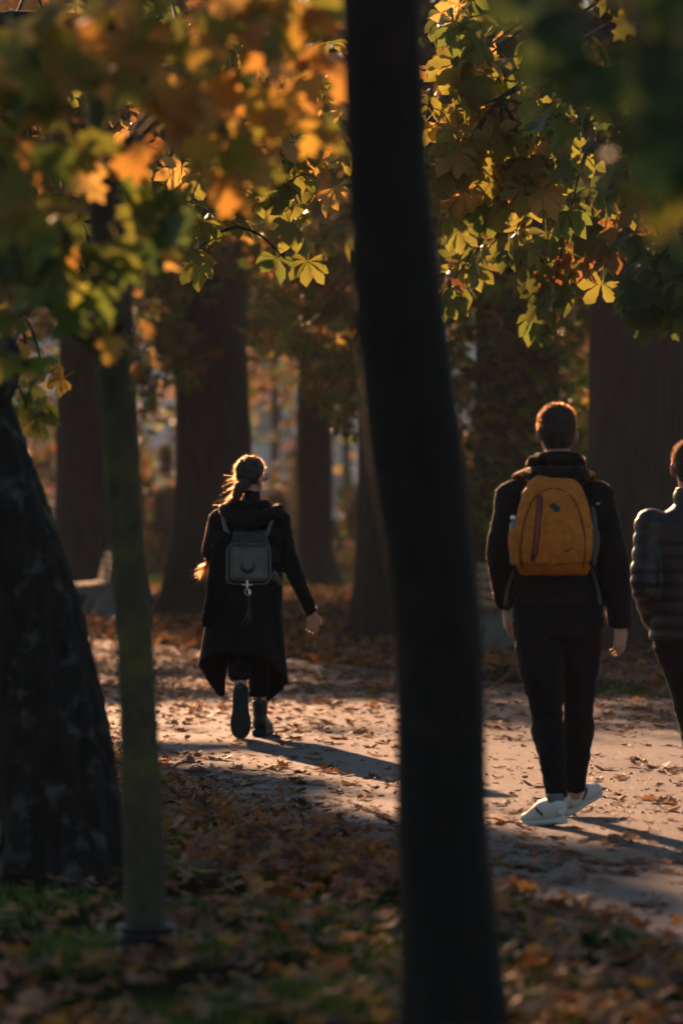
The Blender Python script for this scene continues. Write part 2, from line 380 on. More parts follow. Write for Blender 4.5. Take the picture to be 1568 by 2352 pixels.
def dry_leaf(seed):                                # a curled fallen blade
    g = np.random.default_rng(seed); k = seed % 3
    if k == 0: V, T, E = leaflet(.75, .19, 7, 0, 0); V[:, 1] -= .37
    elif k == 1: V, T, E = maple(seed); V[:, 1] -= .3; V[:, 2] = 0
    elif seed % 12 == 2: V, T, E = chestnut(seed, 4, 5); V[:, 2] *= .3
    else: V, T, E = leaflet(.8, .15, 6, 0, .1); V[:, 1] -= .4
    V = V.copy()
    V[:, 2] += g.uniform(.0, .9) * V[:, 0] ** 2 + g.uniform(-.15, .4) * V[:, 1] ** 2 + .035 * np.sin(V[:, 0] * 11 + seed) * np.cos(V[:, 1] * 9) + g.uniform(-.5, .5) * V[:, 0] * V[:, 1]
    V[:, 2] -= V[:, 2].min()
    return V, T, E
def leaf_colours(E, kinds, weights, g, edge=.5):
    k = g.choice(kinds, p=np.array(weights) / sum(weights)); base = pal(k, g.random()); leaf_colours.last = str(k)
    ec = pal(g.choice(['brown', 'orange', 'brown']), g.random()); w = (np.clip(E - .25, 0, 1) ** 1.5)[:, None] * (edge if g.random() < .65 else .12)
    return base * (1 - w) + ec * w
def variants(fn, n, kinds, weights, mat, name, seed, edge=.5, **kw):
    g = np.random.default_rng(seed); out = []
    for i in range(n):
        V, T, E = fn(seed * 100 + i, **kw)
        me = tri_mesh(name, V, T, mat, leaf_colours(E, kinds, weights, g, edge)); out.append(me)
        if fn is dry_leaf:
            c = leaf_colours.last; me['look'] = {'brown': 'mid brown', 'russet': 'rust red', 'umber': 'dark brown', 'dry': 'pale tan', 'orange': 'orange', 'yellow': 'yellow'}[c] + ' ' + ('lobed' if (seed * 100 + i) % 3 == 1 else 'narrow' if (seed * 100 + i) % 3 == 2 else 'broad')
    return out
def scatter(fn, n_var, P, Rm, S, kinds, weights, mat, name, seed, edge=.4, **kw):   # many leaves in one mesh
    g = np.random.default_rng(seed); Vs, Ts, Cs, b = [], [], [], 0
    P = np.asarray(P); n = len(P)
    tm = [fn(seed * 31 + i, **kw) for i in range(n_var)]
    which = g.integers(0, n_var, n); kk = g.choice(len(kinds), n, p=np.array(weights) / sum(weights)); rr = g.random((n, 1))
    A = np.array([PAL[k][0] for k in kinds])[kk]; B = np.array([PAL[k][1] for k in kinds])[kk]; base = A + (B - A) * rr
    ec = np.array([.12, .055, .02])
    for i, (V, T, E) in enumerate(tm):
        ix = np.where(which == i)[0]
        if not len(ix): continue
        W = np.einsum('nij,vj->nvi', Rm[ix], V) * S[ix][:, None, None] + P[ix][:, None]
        Vs.append(W.reshape(-1, 3)); nv = len(V)
        Ts.append((T[None] + (np.arange(len(ix)) * nv)[:, None, None]).reshape(-1, 3) + b); b += len(ix) * nv
        w = (np.clip(E - .25, 0, 1) ** 1.5)[None, :, None] * edge * g.random((len(ix), 1, 1))
        Cs.append((base[ix][:, None] * (1 - w) + ec * w).reshape(-1, 3))
    return tri_mesh(name, np.vstack(Vs), np.vstack(Ts), mat, np.vstack(Cs))
def rot_from(yv, zv):                              # arrays of blade direction and face normal -> matrices
    y = yv / (np.linalg.norm(yv, axis=1)[:, None] + 1e-9); x = np.cross(y, zv); x /= np.linalg.norm(x, axis=1)[:, None] + 1e-9
    z = np.cross(x, y); return np.stack([x, y, z], 2)
def hang_rot(n, g, outward=None, droop=.5, face=.25, up=1.0):        # hanging leaves: blade outward and down, face up-ish
    a = g.uniform(0, 2 * math.pi, n); y = np.stack([np.cos(a), np.sin(a), -g.uniform(.05, 1.6, n) * droop], 1)
    if outward is not None: y[:, :2] += outward[:, :2] * .8
    z = np.stack([g.normal(0, .45, n), g.normal(0, .45, n) - face, np.full(n, up)], 1)
    return rot_from(y, z)

# planned sun patches: crown leaves are cut away where light should reach the ground
TS = np.array(TO_SUN)
def sunlit(P):
    P = np.asarray(P); k = P[:, 2] / TS[2]; X = P[:, 0] - TS[0] * k; Y = P[:, 1] - TS[1] * k
    nz = np.array([noise.noise(Vector((x * .55 + 3, y * .28, 0))) + .6 * noise.noise(Vector((x * 1.6, y * .8 + 9, 2))) for x, y in zip(X, Y)])
    lit = np.full(len(P), -.42)
    inx = (X > -4.5) & (X < 6.0)
    lit[inx & (Y < 11)] = .9
    lit[inx & (Y < -14)] = -.1
    lit[inx & (Y >= 11) & (Y < 15.2)] = np.where(X[inx & (Y >= 11) & (Y < 15.2)] > 1.25, .6, -.6)
    lit[inx & (Y >= 12.6) & (Y < 15.2) & (X > 3.1)] = -.7
    lit[inx & (Y >= 5.5) & (Y < 11) & (X < 1.15)] = -.6
    lit[inx & (Y >= 15.2) & (Y < 22)] = np.where(X[inx & (Y >= 15.2) & (Y < 22)] > -.1, .5, -.25)
    lit[inx & (Y >= 22) & (Y < 27)] = np.where(X[inx & (Y >= 22) & (Y < 27)] < .7, .55, -.45)
    lit[inx & (Y >= 27) & (Y < 52)] = -.5
    return (nz + lit) > 0

# ------------------------------------------------------------------ setting: ground, path, edging
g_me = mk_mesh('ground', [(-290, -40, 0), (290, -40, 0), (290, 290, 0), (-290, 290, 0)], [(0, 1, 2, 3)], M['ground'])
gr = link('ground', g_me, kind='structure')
near_edge = [(3.2, 4.0), (2.1, 7.8)] + [ground(*p) for p in [(1568, 2180), (1350, 2100), (1150, 2050), (910, 1960), (640, 1880), (370, 1790), (240, 1725)]] + [(-2.6, 27), (-5.2, 35), (-10, 46), (-18, 60)]
far_edge = [(9.5, 4.0), (7.2, 12), (4.6, 20.5), ground(1568, 1612), ground(1330, 1592), ground(1110, 1568), (-.6, 36), (-3.2, 43), (-8, 53), (-15, 68)]
ne = smooth_path(np.array(near_edge), 6); fe = smooth_path(np.array(far_edge), 6)
def resample(P, n):
    d = np.r_[0, np.cumsum(np.linalg.norm(np.diff(P, axis=0), axis=1))]; t = np.linspace(0, d[-1], n)
    return np.stack([np.interp(t, d, P[:, 0]), np.interp(t, d, P[:, 1])], 1)
a_, b2_ = resample(ne, 80), resample(fe, 80)
V = []; F = []
for i in range(80):
    for j in range(7):
        q = a_[i] + (b2_[i] - a_[i]) * j / 6; V.append((q[0], q[1], .012))
for i in range(79):
    for j in range(6): F.append((i * 7 + j, i * 7 + j + 1, (i + 1) * 7 + j + 1, (i + 1) * 7 + j))
path = link('path', mk_mesh('path', V, F, M['asphalt']), kind='structure')
poly = np.vstack([ne, fe[::-1]])
def in_path(X, Y):
    c = np.zeros(len(X), bool); n = len(poly); j = n - 1
    for i in range(n):
        xi, yi = poly[i]; xj, yj = poly[j]
        c ^= ((yi > Y) != (yj > Y)) & (X < (xj - xi) * (Y - yi) / (yj - yi + 1e-12) + xi); j = i
    return c
# flush stone edging along the near side of the path, stone by stone
es = resample(ne[:40], 60)
stone_me = {}
for i in range(len(es) - 1):
    p, q = es[i], es[i + 1]; d = q - p; L = np.linalg.norm(d)
    if not (8.5 < p[1] < 21): continue
    vf = box((0, 0, 0), (L - .012, .11, .09)); me = stone_me.setdefault(round(L, 2), mk_mesh('stone', vf[0], vf[1], M['stone'], False))
    o = link('stone', me, path, ((p[0] + q[0]) / 2 - d[1] / L * -.05, (p[1] + q[1]) / 2 - d[0] / L * .05, -.030 + rng.normal(0, .002)))
    o.rotation_euler = (rng.normal(0, .01), rng.normal(0, .006), math.atan2(d[1], d[0]))

# ------------------------------------------------------------------ trees
def trunk_vf(pts, ridges=.03, n=40, k=6, flare=0, seed=0, freq=5.0):
    A = smooth_path(np.array(pts, float), k); m = len(A)
    Vv, Ff = loft(A[:, :3], A[:, 3], n=n, cap=True)
    for i in range(m):
        z = A[i, 2]
        for j in range(n):
            a = 2 * math.pi * j / n; v = Vv[i * n + j]; c = A[i, :3]
            d = noise.noise(Vector((math.cos(a) * freq * .6, math.sin(a) * freq * .6, z * .55 + seed * 7.3)))
            e = abs(noise.noise(Vector((math.cos(a) * freq * 2.2, math.sin(a) * freq * 2.2, z * 2.4 + seed * 3.1))))
            s = 1 + ridges * (2.2 * d - 1.6 * e)
            if flare: s += flare * math.exp(-max(z, 0) / (A[0, 3] * .9)) * (1 + .55 * math.sin(a * 5 + seed) + .3 * math.sin(a * 3 + seed * 2))
            Vv[i * n + j] = c + (v - c) * s
    return Vv, Ff
def branch_vf(P, r0, r1, n=7, k=5):
    P = smooth_path(np.array(P, float), k)
    return loft(P, np.linspace(r0, r1, len(P)), n=n, ref=(.3, .2, 1))
def crown_points(c, rad, n, g, lobes=9):
    c = np.array(c); out = []
    cs = c + g.normal(0, .42, (lobes, 3)) * rad; rs = g.uniform(.35, .62, lobes)
    w = g.integers(0, lobes, n); d = g.normal(0, 1, (n, 3)); d /= np.linalg.norm(d, axis=1)[:, None]
    rr = g.random(n) ** .45
    P = cs[w] + d * (rr * rs[w])[:, None] * np.array(rad)
    return P, d, cs
KM = ['green', 'olive', 'yellow', 'orange', 'brown', 'rust']
def big_tree(x, y, r, label, seed, crown_r=4.5, top=13, low=3.4, leaves=3200, size=.34, weights=(4, 3, 1.2, 1, 2, 1.2), lean=0, cull=True, mat='bark_mid', name='chestnut_tree', group=None, far=False, crown_c=None):
    g = np.random.default_rng(seed)
    t = thing(name, label, 'tree', (x, y, 0), 0, group)
    pts = [(0, 0, -.15, r * 1.12), (0, 0, .25, r * 1.06), (lean * .1, 0, 1.2, r), (lean * .3, 0, 3, r * .96), (lean * .6, 0, 5.5, r * .82), (lean, 0, 8.5, r * .5), (lean, .2, top - 1, r * .12)]
    part('trunk', trunk_vf(pts, .035 if not far else .02, 56 if not far else 20, 8 if not far else 3, .32, seed), M[mat], t)
    rad = np.array([crown_r, crown_r, (top - low) / 2 * .95]); c = np.array(crown_c if crown_c is not None else (lean * .7, 0, (top + low) / 2 + .3))
    P, d, cs = crown_points(c, rad, leaves, g, 11)
    if cull:
        keep = ~sunlit(P + np.array([x, y, 0])); P, d = P[keep], d[keep]
    keep = P[:, 2] > low - .9; P, d = P[keep], d[keep]
    bs = [branch_vf([(lean * .4, 0, min(2.6 + .5 * i, 7.5)), c * .4 + q * .4 + np.array([lean * .3, 0, .4]), q], r * .22, .03, 6, 4) for i, q in enumerate(cs)]
    V_, F_ = join(bs); cr = link('crown', mk_mesh('crown', V_, F_, M[mat]), t)
    fo = link('foliage', scatter(chestnut, 6, P, hang_rot(len(P), g, d), g.uniform(.75, 1.25, len(P)) * size, KM, weights, M['leaf'], 'foliage', seed, st=3, nl=5), cr, kind='stuff')
    return t, cr
BGW = (2.5, 2.5, 1.0, 1.2, 3, 1.5)
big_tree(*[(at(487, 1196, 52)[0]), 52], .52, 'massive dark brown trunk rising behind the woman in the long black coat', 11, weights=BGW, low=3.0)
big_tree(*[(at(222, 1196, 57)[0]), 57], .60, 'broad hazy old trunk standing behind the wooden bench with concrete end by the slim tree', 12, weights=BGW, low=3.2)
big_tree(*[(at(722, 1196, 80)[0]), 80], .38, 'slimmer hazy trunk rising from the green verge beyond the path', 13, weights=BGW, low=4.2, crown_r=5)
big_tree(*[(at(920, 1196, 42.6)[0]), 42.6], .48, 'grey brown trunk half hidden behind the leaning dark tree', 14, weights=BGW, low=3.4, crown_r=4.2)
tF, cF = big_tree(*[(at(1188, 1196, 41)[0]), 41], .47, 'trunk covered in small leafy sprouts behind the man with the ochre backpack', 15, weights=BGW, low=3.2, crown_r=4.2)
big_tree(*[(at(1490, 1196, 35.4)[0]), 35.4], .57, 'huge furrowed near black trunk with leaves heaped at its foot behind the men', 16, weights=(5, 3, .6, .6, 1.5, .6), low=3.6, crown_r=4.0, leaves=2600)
# chestnuts added to throw shade on the path, then trees screening the distance
for i, (x, y, r, cr_, top, low) in enumerate([(-9, 46, .45, 4.6, 13, 2.6), (-13, 62, .5, 5.2, 15, 2.6), (-16, 76, .5, 5.5, 16, 2.6), (-7.5, 72, .45, 5, 15, 3.0), (-10.5, 88, .5, 6, 18, 2.6), (-19, 95, .5, 6.5, 20, 2.6), (-6, 37, .38, 3.4, 10, 3.4)]):
    big_tree(x, y, r, 'tall autumn chestnut beyond the far bend, added to shade the path', 30 + i, crown_r=cr_, top=top, low=low, leaves=6500, size=.36, weights=BGW, group='added shade chestnuts beyond the bend')
for i, (x, y, r) in enumerate([(-6.6, 98, .3), (-3.2, 112, .32), (1.2, 104, .33), (4.6, 92, .36), (7.6, 108, .4), (10.6, 90, .4), (-.9, 128, .3), (5.6, 132, .4), (3.3, 74, .42), (6.4, 58, .45), (-4.6, 142, .3), (9.5, 70, .4)]):
    big_tree(x, y, r, 'distant hazy tree with a brownish crown in the far background', 60 + i, crown_r=5.6, top=17, low=6.4 if -5 < x < 2 else 3.3, leaves=2800, size=.46, weights=BGW, far=True, cull=True, name='distant_tree', group='distant trees')

for i, (x, y) in enumerate([(-2.6, 150), (.2, 160), (-5.6, 165)]):
    big_tree(x, y, .2, 'thin half bare tree standing before the pale building', 90 + i, crown_r=4.0, top=12, low=2.6, leaves=420, size=.6, weights=BGW, far=True, name='thin_tree', group='thin trees before the building')

# leafy sprouts on the trunk behind the man
g = np.random.default_rng(5)
n = 1500; ang = g.uniform(R(160), R(380), n); hh = g.uniform(1.0, 4.4, n); rr = .50 + g.gamma(2, .09, n)
Pp = np.stack([np.cos(ang) * rr, np.sin(ang) * rr, hh], 1); keep = (np.abs(Pp[:, 0]) < .95)
Pp = Pp[keep]
link('trunk_sprouts', scatter(maple, 5, Pp, hang_rot(len(Pp), g, None, .9), g.uniform(.10, .17, len(Pp)), ['olive', 'green', 'yellow', 'brown'], (5, 4, 1.2, 1), M['leaf'], 'trunk_sprouts', 71), tF, kind='stuff')

# --- trees with leaves one can tell apart ------------------------------------------------
LV = {}
LV['maple_gold'] = variants(maple, 10, ['tan', 'orange', 'yellow', 'olive'], (5, 3, 1.5, 1), M['leaf'], 'leaf', 201, .2)
LV['maple_green'] = variants(maple, 8, ['green', 'olive', 'dark'], (4, 3, 2), M['leaf'], 'leaf', 202, .2)
LV['maple_dark'] = variants(maple, 6, ['deep', 'dark'], (4, 1.5), M['leaf'], 'leaf', 203, .1)  # near leaves darkened in colour to stand in for shade
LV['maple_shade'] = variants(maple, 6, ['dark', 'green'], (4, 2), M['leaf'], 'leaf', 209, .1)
LV['ch_gold'] = variants(chestnut, 10, ['tan', 'yellow', 'olive', 'green'], (3.5, 3, 5, 2), M['leaf'], 'leaf', 204, .4)
LV['ch_green'] = variants(chestnut, 10, ['green', 'olive'], (4, 3), M['leaf'], 'leaf', 205, .3)
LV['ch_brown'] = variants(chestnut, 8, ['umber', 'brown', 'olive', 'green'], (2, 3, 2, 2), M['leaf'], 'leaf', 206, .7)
def clusters(tree_xyz, parent, specs, g, stem_r=.012):
    """specs: (x px, y px, depth, spread px x, spread px y, spread depth, count, leaf size m, kinds); leaves grow on twigs off a branch"""
    org = np.array(tree_xyz); tw = []
    for (xd, yd, dp, sx, sy, sd, cnt, size, kinds, root) in specs:
        c = at(xd, yd, dp); k = dp / FPX
        rt = np.array(root); mid = (rt + c) / 2 + np.array([0, 0, .12 * np.linalg.norm(c - rt)])
        tw.append((branch_vf([rt - org, mid - org, c - org], stem_r * (1 + .25 * np.linalg.norm(c - rt)), .004, 6, 5)))
        nt = max(2, cnt // 3); tips = c + g.uniform(-1, 1, (nt, 3)) * np.array([sx * k, sd, sy * k])
        for tp in tips:
            tw.append(branch_vf([c - org, (c + tp) / 2 - org + np.array([0, 0, .03]), tp - org], .0045, .002, 4, 3))
        for i in range(cnt):
            tp = tips[i % nt]; base = tp + g.normal(0, 1, 3) * size * .35
            M3 = hang_rot(1, g, None, 1.15, .7, .65)[0]
            o = link('leaf', LV[kinds[g.integers(len(kinds))]][g.integers(6)], parent)
            Mx = Matrix([[*(M3[r] * size * s_) , base[r] - org[r]] for r, s_ in zip(range(3), (1, 1, 1))] + [[0, 0, 0, 1]])
            o.matrix_local = Mx
    V_, F_ = join(tw); return V_, F_

# slim young maple with a plastic guard
D1 = 11.3
def px_pts(rows, dp, base_xy=None):
    out = []
    for xd, yd, w in rows:
        p = at(xd, yd, dp); out.append((p[0], dp, p[2], w * dp / FPX / 2))
    return out
rows = [(338, 2250, 96), (335, 2150, 98), (328, 1900, 94), (318, 1650, 88), (304, 1400, 84), (288, 1200, 82), (275, 1000, 80), (258, 820, 80), (245, 650, 70), (236, 450, 64), (226, 200, 52), (232, -60, 46), (240, -500, 36), (236, -1100, 18)]
pp = px_pts(rows, D1); ox = pp[0][0]
t1 = thing('maple_tree', 'slim young maple with smooth trunk, mossy edge and black ribbed plastic guard at its foot', 'tree', (ox, D1, 0))
loc = [(p[0] - ox, 0, p[2], p[3]) for p in pp]
part('trunk', trunk_vf(loc, .02, 24, 6, 0, 3, 3), M['bark_young'], t1)
gu = []
for i in range(5):
    gu.append(loft([(0, 0, .002 + i * .023), (0, 0, .009 + i * .023), (0, 0, .018 + i * .023), (0, 0, .025 + i * .023)], [.070, .089, .089, .070], n=28, flat=True))
part('trunk_guard', join(gu), M['guard'], t1, label='black ribbed plastic collar')
cr1 = None
g = np.random.default_rng(21)
T1 = at(255, 800, D1); T2 = at(238, 420, D1); T3 = at(230, 150, D1); T4 = at(236, -250, D1)
gold, mg = ['maple_gold'], ['maple_green']; mix = ['maple_gold', 'maple_gold', 'maple_green']
specs = [
    (40, 620, 10.3, 60, 60, .25, 12, .135, mg, T1), (130, 560, 10.5, 90, 60, .25, 14, .135, ['maple_green', 'maple_green', 'maple_gold'], T1),
    (60, 420, 9.9, 90, 80, .3, 16, .135, mix, T2), (330, 540, 10.8, 60, 60, .3, 7, .13, mix, T2), (380, 400, 10.3, 70, 60, .3, 9, .135, mg, T2),
    (560, 340, 10.1, 70, 50, .3, 12, .14, gold, T2), (620, 200, 10.3, 80, 60, .3, 14, .14, gold, T2), (480, 230, 10.5, 80, 70, .3, 16, .135, mix, T2),
    (330, 200, 9.9, 90, 80, .3, 16, .14, mix, T3), (150, 260, 9.9, 90, 80, .3, 18, .14, mix, T3), (30, 220, 10.1, 80, 90, .3, 14, .14, gold, T3),
    (120, 80, 9.7, 100, 70, .3, 18, .145, gold, T3), (280, 50, 9.5, 100, 60, .3, 16, .15, gold, T3), (470, 60, 10.1, 110, 60, .3, 18, .14, gold, T3),
    (640, 50, 10.3, 80, 50, .3, 14, .14, gold, T3), (730, 60, 10.7, 40, 60, .3, 8, .13, gold, T3), (220, 640, 10.2, 70, 80, .2, 10, .13, mg, T1),
    (30, 740, 10.3, 40, 40, .2, 6, .12, mg, T1), (190, 760, 10.7, 30, 40, .2, 3, .09, gold, T1), (310, 760, 10.9, 20, 70, .2, 3, .08, gold, T1)]
org1 = (ox, D1, 0)
cr1 = link('crown', None or bpy.data.meshes.new('crown'), t1)
V_, F_ = clusters(org1, cr1, specs, g, .012)
o1_ = np.array(org1); lims = [branch_vf([at(x, y, d) - o1_ for x, y, d in L], r0, r1, 9, 5) for L, r0, r1 in (
    ([(235, 815, D1), (190, 770, D1), (120, 700, 11.2), (55, 640, 11.0), (-40, 520, 10.8)], .022, .012), ([(250, 430, D1), (330, 375, 11.1), (385, 335, 11.0), (450, 220, 10.8)], .013, .006),
    ([(235, 330, D1), (110, 350, 11.1), (20, 280, 10.9), (-60, 200, 10.7)], .016, .009), ([(235, 200, D1), (420, 90, 10.9), (560, 60, 10.6), (700, 40, 10.5)], .014, .006), ([(230, 120, D1), (330, 0, 11), (420, -120, 10.8)], .014, .008))]
V_, F_ = join([(V_, F_)] + lims); cr1.data = mk_mesh('crown', V_, F_, M['bark_young'])
P = np.array([(0, 0, 4.0)]) + g.normal(0, .5, (420, 3)) * np.array([1.3, 1.1, .9]); P = P[P[:, 2] > 3.0]
link('foliage', scatter(maple, 6, P, hang_rot(len(P), g), g.uniform(.1, .15, len(P)), ['yellow', 'orange', 'olive', 'green'], (4, 2, 2, 2), M['leaf'], 'foliage', 77), cr1, kind='stuff')

# dark leaning tree in the middle
D2 = 9.45
rows = [(1052, 2470, 262), (1048, 2352, 238), (1030, 2100, 216), (1016, 1900, 205), (1008, 1500, 203), (985, 1250, 208), (951, 1000, 218), (918, 700, 205), (893, 400, 186), (876, 0, 181), (862, -400, 172), (850, -1100, 150), (846, -2000, 110), (850, -3200, 40)]
pp = px_pts(rows, D2); ox = pp[0][0]
t2 = thing('leaning_tree', 'near black leaning bare trunk rising between the woman and the man with the ochre backpack', 'tree', (ox, D2, 0))
loc = [(p[0] - ox, 0, max(p[2], -.08), p[3]) for p in pp]
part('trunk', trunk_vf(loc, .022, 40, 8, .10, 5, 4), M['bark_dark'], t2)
g = np.random.default_rng(22)
cr2 = link('crown', bpy.data.meshes.new('crown'), t2)
U = np.array([pp[10][0], D2, 3.1])
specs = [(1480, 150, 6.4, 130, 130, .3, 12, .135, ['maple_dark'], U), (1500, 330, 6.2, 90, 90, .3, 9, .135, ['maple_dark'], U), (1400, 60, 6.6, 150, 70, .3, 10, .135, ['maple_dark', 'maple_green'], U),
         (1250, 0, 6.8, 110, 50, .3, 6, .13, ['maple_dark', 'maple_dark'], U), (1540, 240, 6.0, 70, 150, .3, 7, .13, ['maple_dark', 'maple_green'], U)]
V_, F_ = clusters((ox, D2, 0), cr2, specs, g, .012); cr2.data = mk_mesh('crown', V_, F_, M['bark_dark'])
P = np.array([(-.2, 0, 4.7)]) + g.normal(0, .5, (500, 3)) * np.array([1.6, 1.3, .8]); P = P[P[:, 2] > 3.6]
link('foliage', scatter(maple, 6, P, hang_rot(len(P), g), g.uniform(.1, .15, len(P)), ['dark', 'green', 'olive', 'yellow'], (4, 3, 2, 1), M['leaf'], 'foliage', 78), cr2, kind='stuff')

# old leaning trunk with a knob at the left, a sprig on it
D3 = 13.75
rows = [(140, 2090, 330), (146, 2030, 285), (140, 1900, 262), (116, 1700, 262), (88, 1500, 236), (42, 1300, 216), (-18, 1100, 205), (-62, 950, 190), (-100, 800, 185), (-190, 500, 180), (-330, 100, 165), (-560, -500, 130), (-800, -1300, 70)]
pp = px_pts(rows, D3); ox = pp[1][0]
t3 = thing('old_tree', 'thick rough blackish trunk leaning away from the path with a broken knob and pale lichen', 'tree', (ox, D3, 0))
loc = [(p[0] - ox, 0, p[2], p[3]) for p in pp]
tv = trunk_vf(loc, .055, 56, 9, .06, 8, 5)
kb = at(2, 870, D3); kt = at(18, 815, D3)
knob = limb([(*(at(-70, 960, D3) - [ox, D3, 0]), .09), (*(at(-20, 905, D3) - [ox, D3 + .03, 0]), .075), (*(kb - [ox, D3 + .05, 0]), .066), (*(kt - [ox, D3 + .06, 0]), .05), (*(at(14, 775, D3) - [ox, D3 + .06, 0]), .02)], 4, 20)
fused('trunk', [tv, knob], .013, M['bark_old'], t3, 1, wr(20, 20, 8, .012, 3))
g = np.random.default_rng(23)
cr3 = link('crown', bpy.data.meshes.new('crown'), t3)
LV['ch_fresh'] = variants(chestnut, 6, ['olive', 'green'], (3, 1), M['leaf'], 'leaf', 207, .4)
LV['ch_orange'] = variants(chestnut, 6, ['orange', 'yellow'], (4, 1), M['leaf'], 'leaf', 208, .1)
V_, F_ = clusters((ox, D3, 0), cr3, [(62, 930, 14.2, 30, 34, .1, 6, .15, ['ch_fresh'], at(5, 890, D3)), (100, 850, 15.6, 50, 34, .15, 7, .14, ['ch_orange'], at(10, 880, D3)), (60, 790, 15.4, 30, 20, .1, 3, .10, ['ch_orange'], at(10, 850, D3))], g, .007)
cr3.data = mk_mesh('crown', V_, F_, M['twig'])
P = np.array([(-1.3, .2, 4.2)]) + g.normal(0, .5, (400, 3)) * np.array([1.3, 1.2, .8]); P = P[P[:, 2] > 3.2]
link('foliage', scatter(chestnut, 5, P, hang_rot(len(P), g), g.uniform(.2, .3, len(P)), KM, (3, 3, 2, 1, 1, 1), M['leaf'], 'foliage', 79, st=4, nl=5), cr3, kind='stuff')

# chestnut left of the path: its limb hangs the sharp spray over the woman
def side_tree(name, x, y, r, label, limbs, specs, seed, crown_c, n_fol, kinds, weights, fn, size, rad, mat='bark_mid'):
    g = np.random.default_rng(seed); t = thing(name, label, 'tree', (x, y, 0))
    part('trunk', trunk_vf([(0, 0, -.15, r * 1.1), (0, 0, .3, r * 1.05), (0, 0, 1.5, r), (.05, 0, 3.2, r * .9), (.1, 0, 5.5, r * .6), (.1, 0, 8.5, r * .12)], .035, 40, 7, .3, seed), M[mat], t)
    cr = link('crown', bpy.data.meshes.new('crown'), t)
    lv = [branch_vf([np.array(q) - [x, y, 0] for q in L], r0, .012, 8, 5) for L, r0 in limbs]
    V_, F_ = join(lv + [clusters((x, y, 0), cr, specs, g, .008)]); cr.data = mk_mesh('crown', V_, F_, M[mat])
    P, d, cs = crown_points(np.array(crown_c) - [x, y, 0], np.array(rad), n_fol, g, 9)
    W = P + np.array([x, y, 0]); keep = ~sunlit(W) & (W[:, 2] > CAM_H + W[:, 1] * .1345)
    P, d = P[keep], d[keep]
    kw = dict(st=4, nl=5) if fn is chestnut else {}
    link('foliage', scatter(fn, 6, P, hang_rot(len(P), g, d), g.uniform(.8, 1.2, len(P)) * size, kinds, weights, M['leaf'], 'foliage', seed, **kw), cr, kind='stuff')
    return t, cr
A0 = (-4.2, 19.0, 3.4); A1 = (-1.6, 18.8, 3.75); A2 = (-.75, 18.6, 3.5); A3 = (-.35, 18.5, 3.25)
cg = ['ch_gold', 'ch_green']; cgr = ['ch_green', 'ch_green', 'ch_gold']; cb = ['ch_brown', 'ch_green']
specs = [
    (440, 590, 18.6, 40, 30, .12, 3, 0.25, ['ch_fresh'], at(545, 520, 18.6)), (650, 590, 18.6, 30, 40, .12, 3, 0.23, ['ch_fresh'], at(545, 520, 18.6)),
    (545, 500, 18.6, 60, 40, .15, 6, 0.23, ['ch_fresh', 'ch_green'], at(545, 430, 18.6)), (545, 420, 18.6, 70, 40, .2, 6, 0.24, ['ch_fresh', 'ch_green'], A3),
    (660, 420, 18.7, 70, 40, .2, 8, 0.25, ['ch_gold', 'ch_fresh'], A3), (690, 350, 18.8, 50, 40, .2, 7, 0.24, ['ch_gold', 'ch_fresh'], A3), (600, 330, 18.6, 60, 40, .2, 7, 0.24, cg, A3),
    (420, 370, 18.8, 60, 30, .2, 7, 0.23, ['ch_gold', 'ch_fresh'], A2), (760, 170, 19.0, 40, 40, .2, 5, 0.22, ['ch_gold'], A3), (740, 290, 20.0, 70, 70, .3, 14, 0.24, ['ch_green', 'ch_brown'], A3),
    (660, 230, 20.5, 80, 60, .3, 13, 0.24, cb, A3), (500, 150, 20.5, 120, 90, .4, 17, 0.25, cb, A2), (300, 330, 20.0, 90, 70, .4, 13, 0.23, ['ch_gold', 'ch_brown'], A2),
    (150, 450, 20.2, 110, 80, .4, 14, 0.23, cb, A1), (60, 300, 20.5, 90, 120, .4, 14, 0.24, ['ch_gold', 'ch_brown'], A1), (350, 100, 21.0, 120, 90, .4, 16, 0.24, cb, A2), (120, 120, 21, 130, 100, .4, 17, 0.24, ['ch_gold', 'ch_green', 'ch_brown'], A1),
    (90, 560, 19.8, 70, 40, .3, 7, 0.22, cg, A1)]
side_tree('chestnut_tree', -4.6, 19.0, .36, 'chestnut with green and yellow leaves hanging in sharp sprays above the woman', [([A0, A1, A2, A3], .07), ([(-4.4, 19, 2.9), (-2.9, 19.2, 3.4), (-1.6, 19.8, 3.9)], .05)], specs, 301, (-3.9, 20, 6.6), 2200, KM, (3, 4, 3, 2, 1.5, 1), chestnut, .22, (3.0, 3.0, 2.6))
B0 = (6.4, 23.5, 4.6); B1 = (3.4, 21.5, 4.7); B2 = (1.7, 19.2, 3.95); B3 = (.75, 18.2, 3.3); B4 = (1.6, 22.5, 3.9)
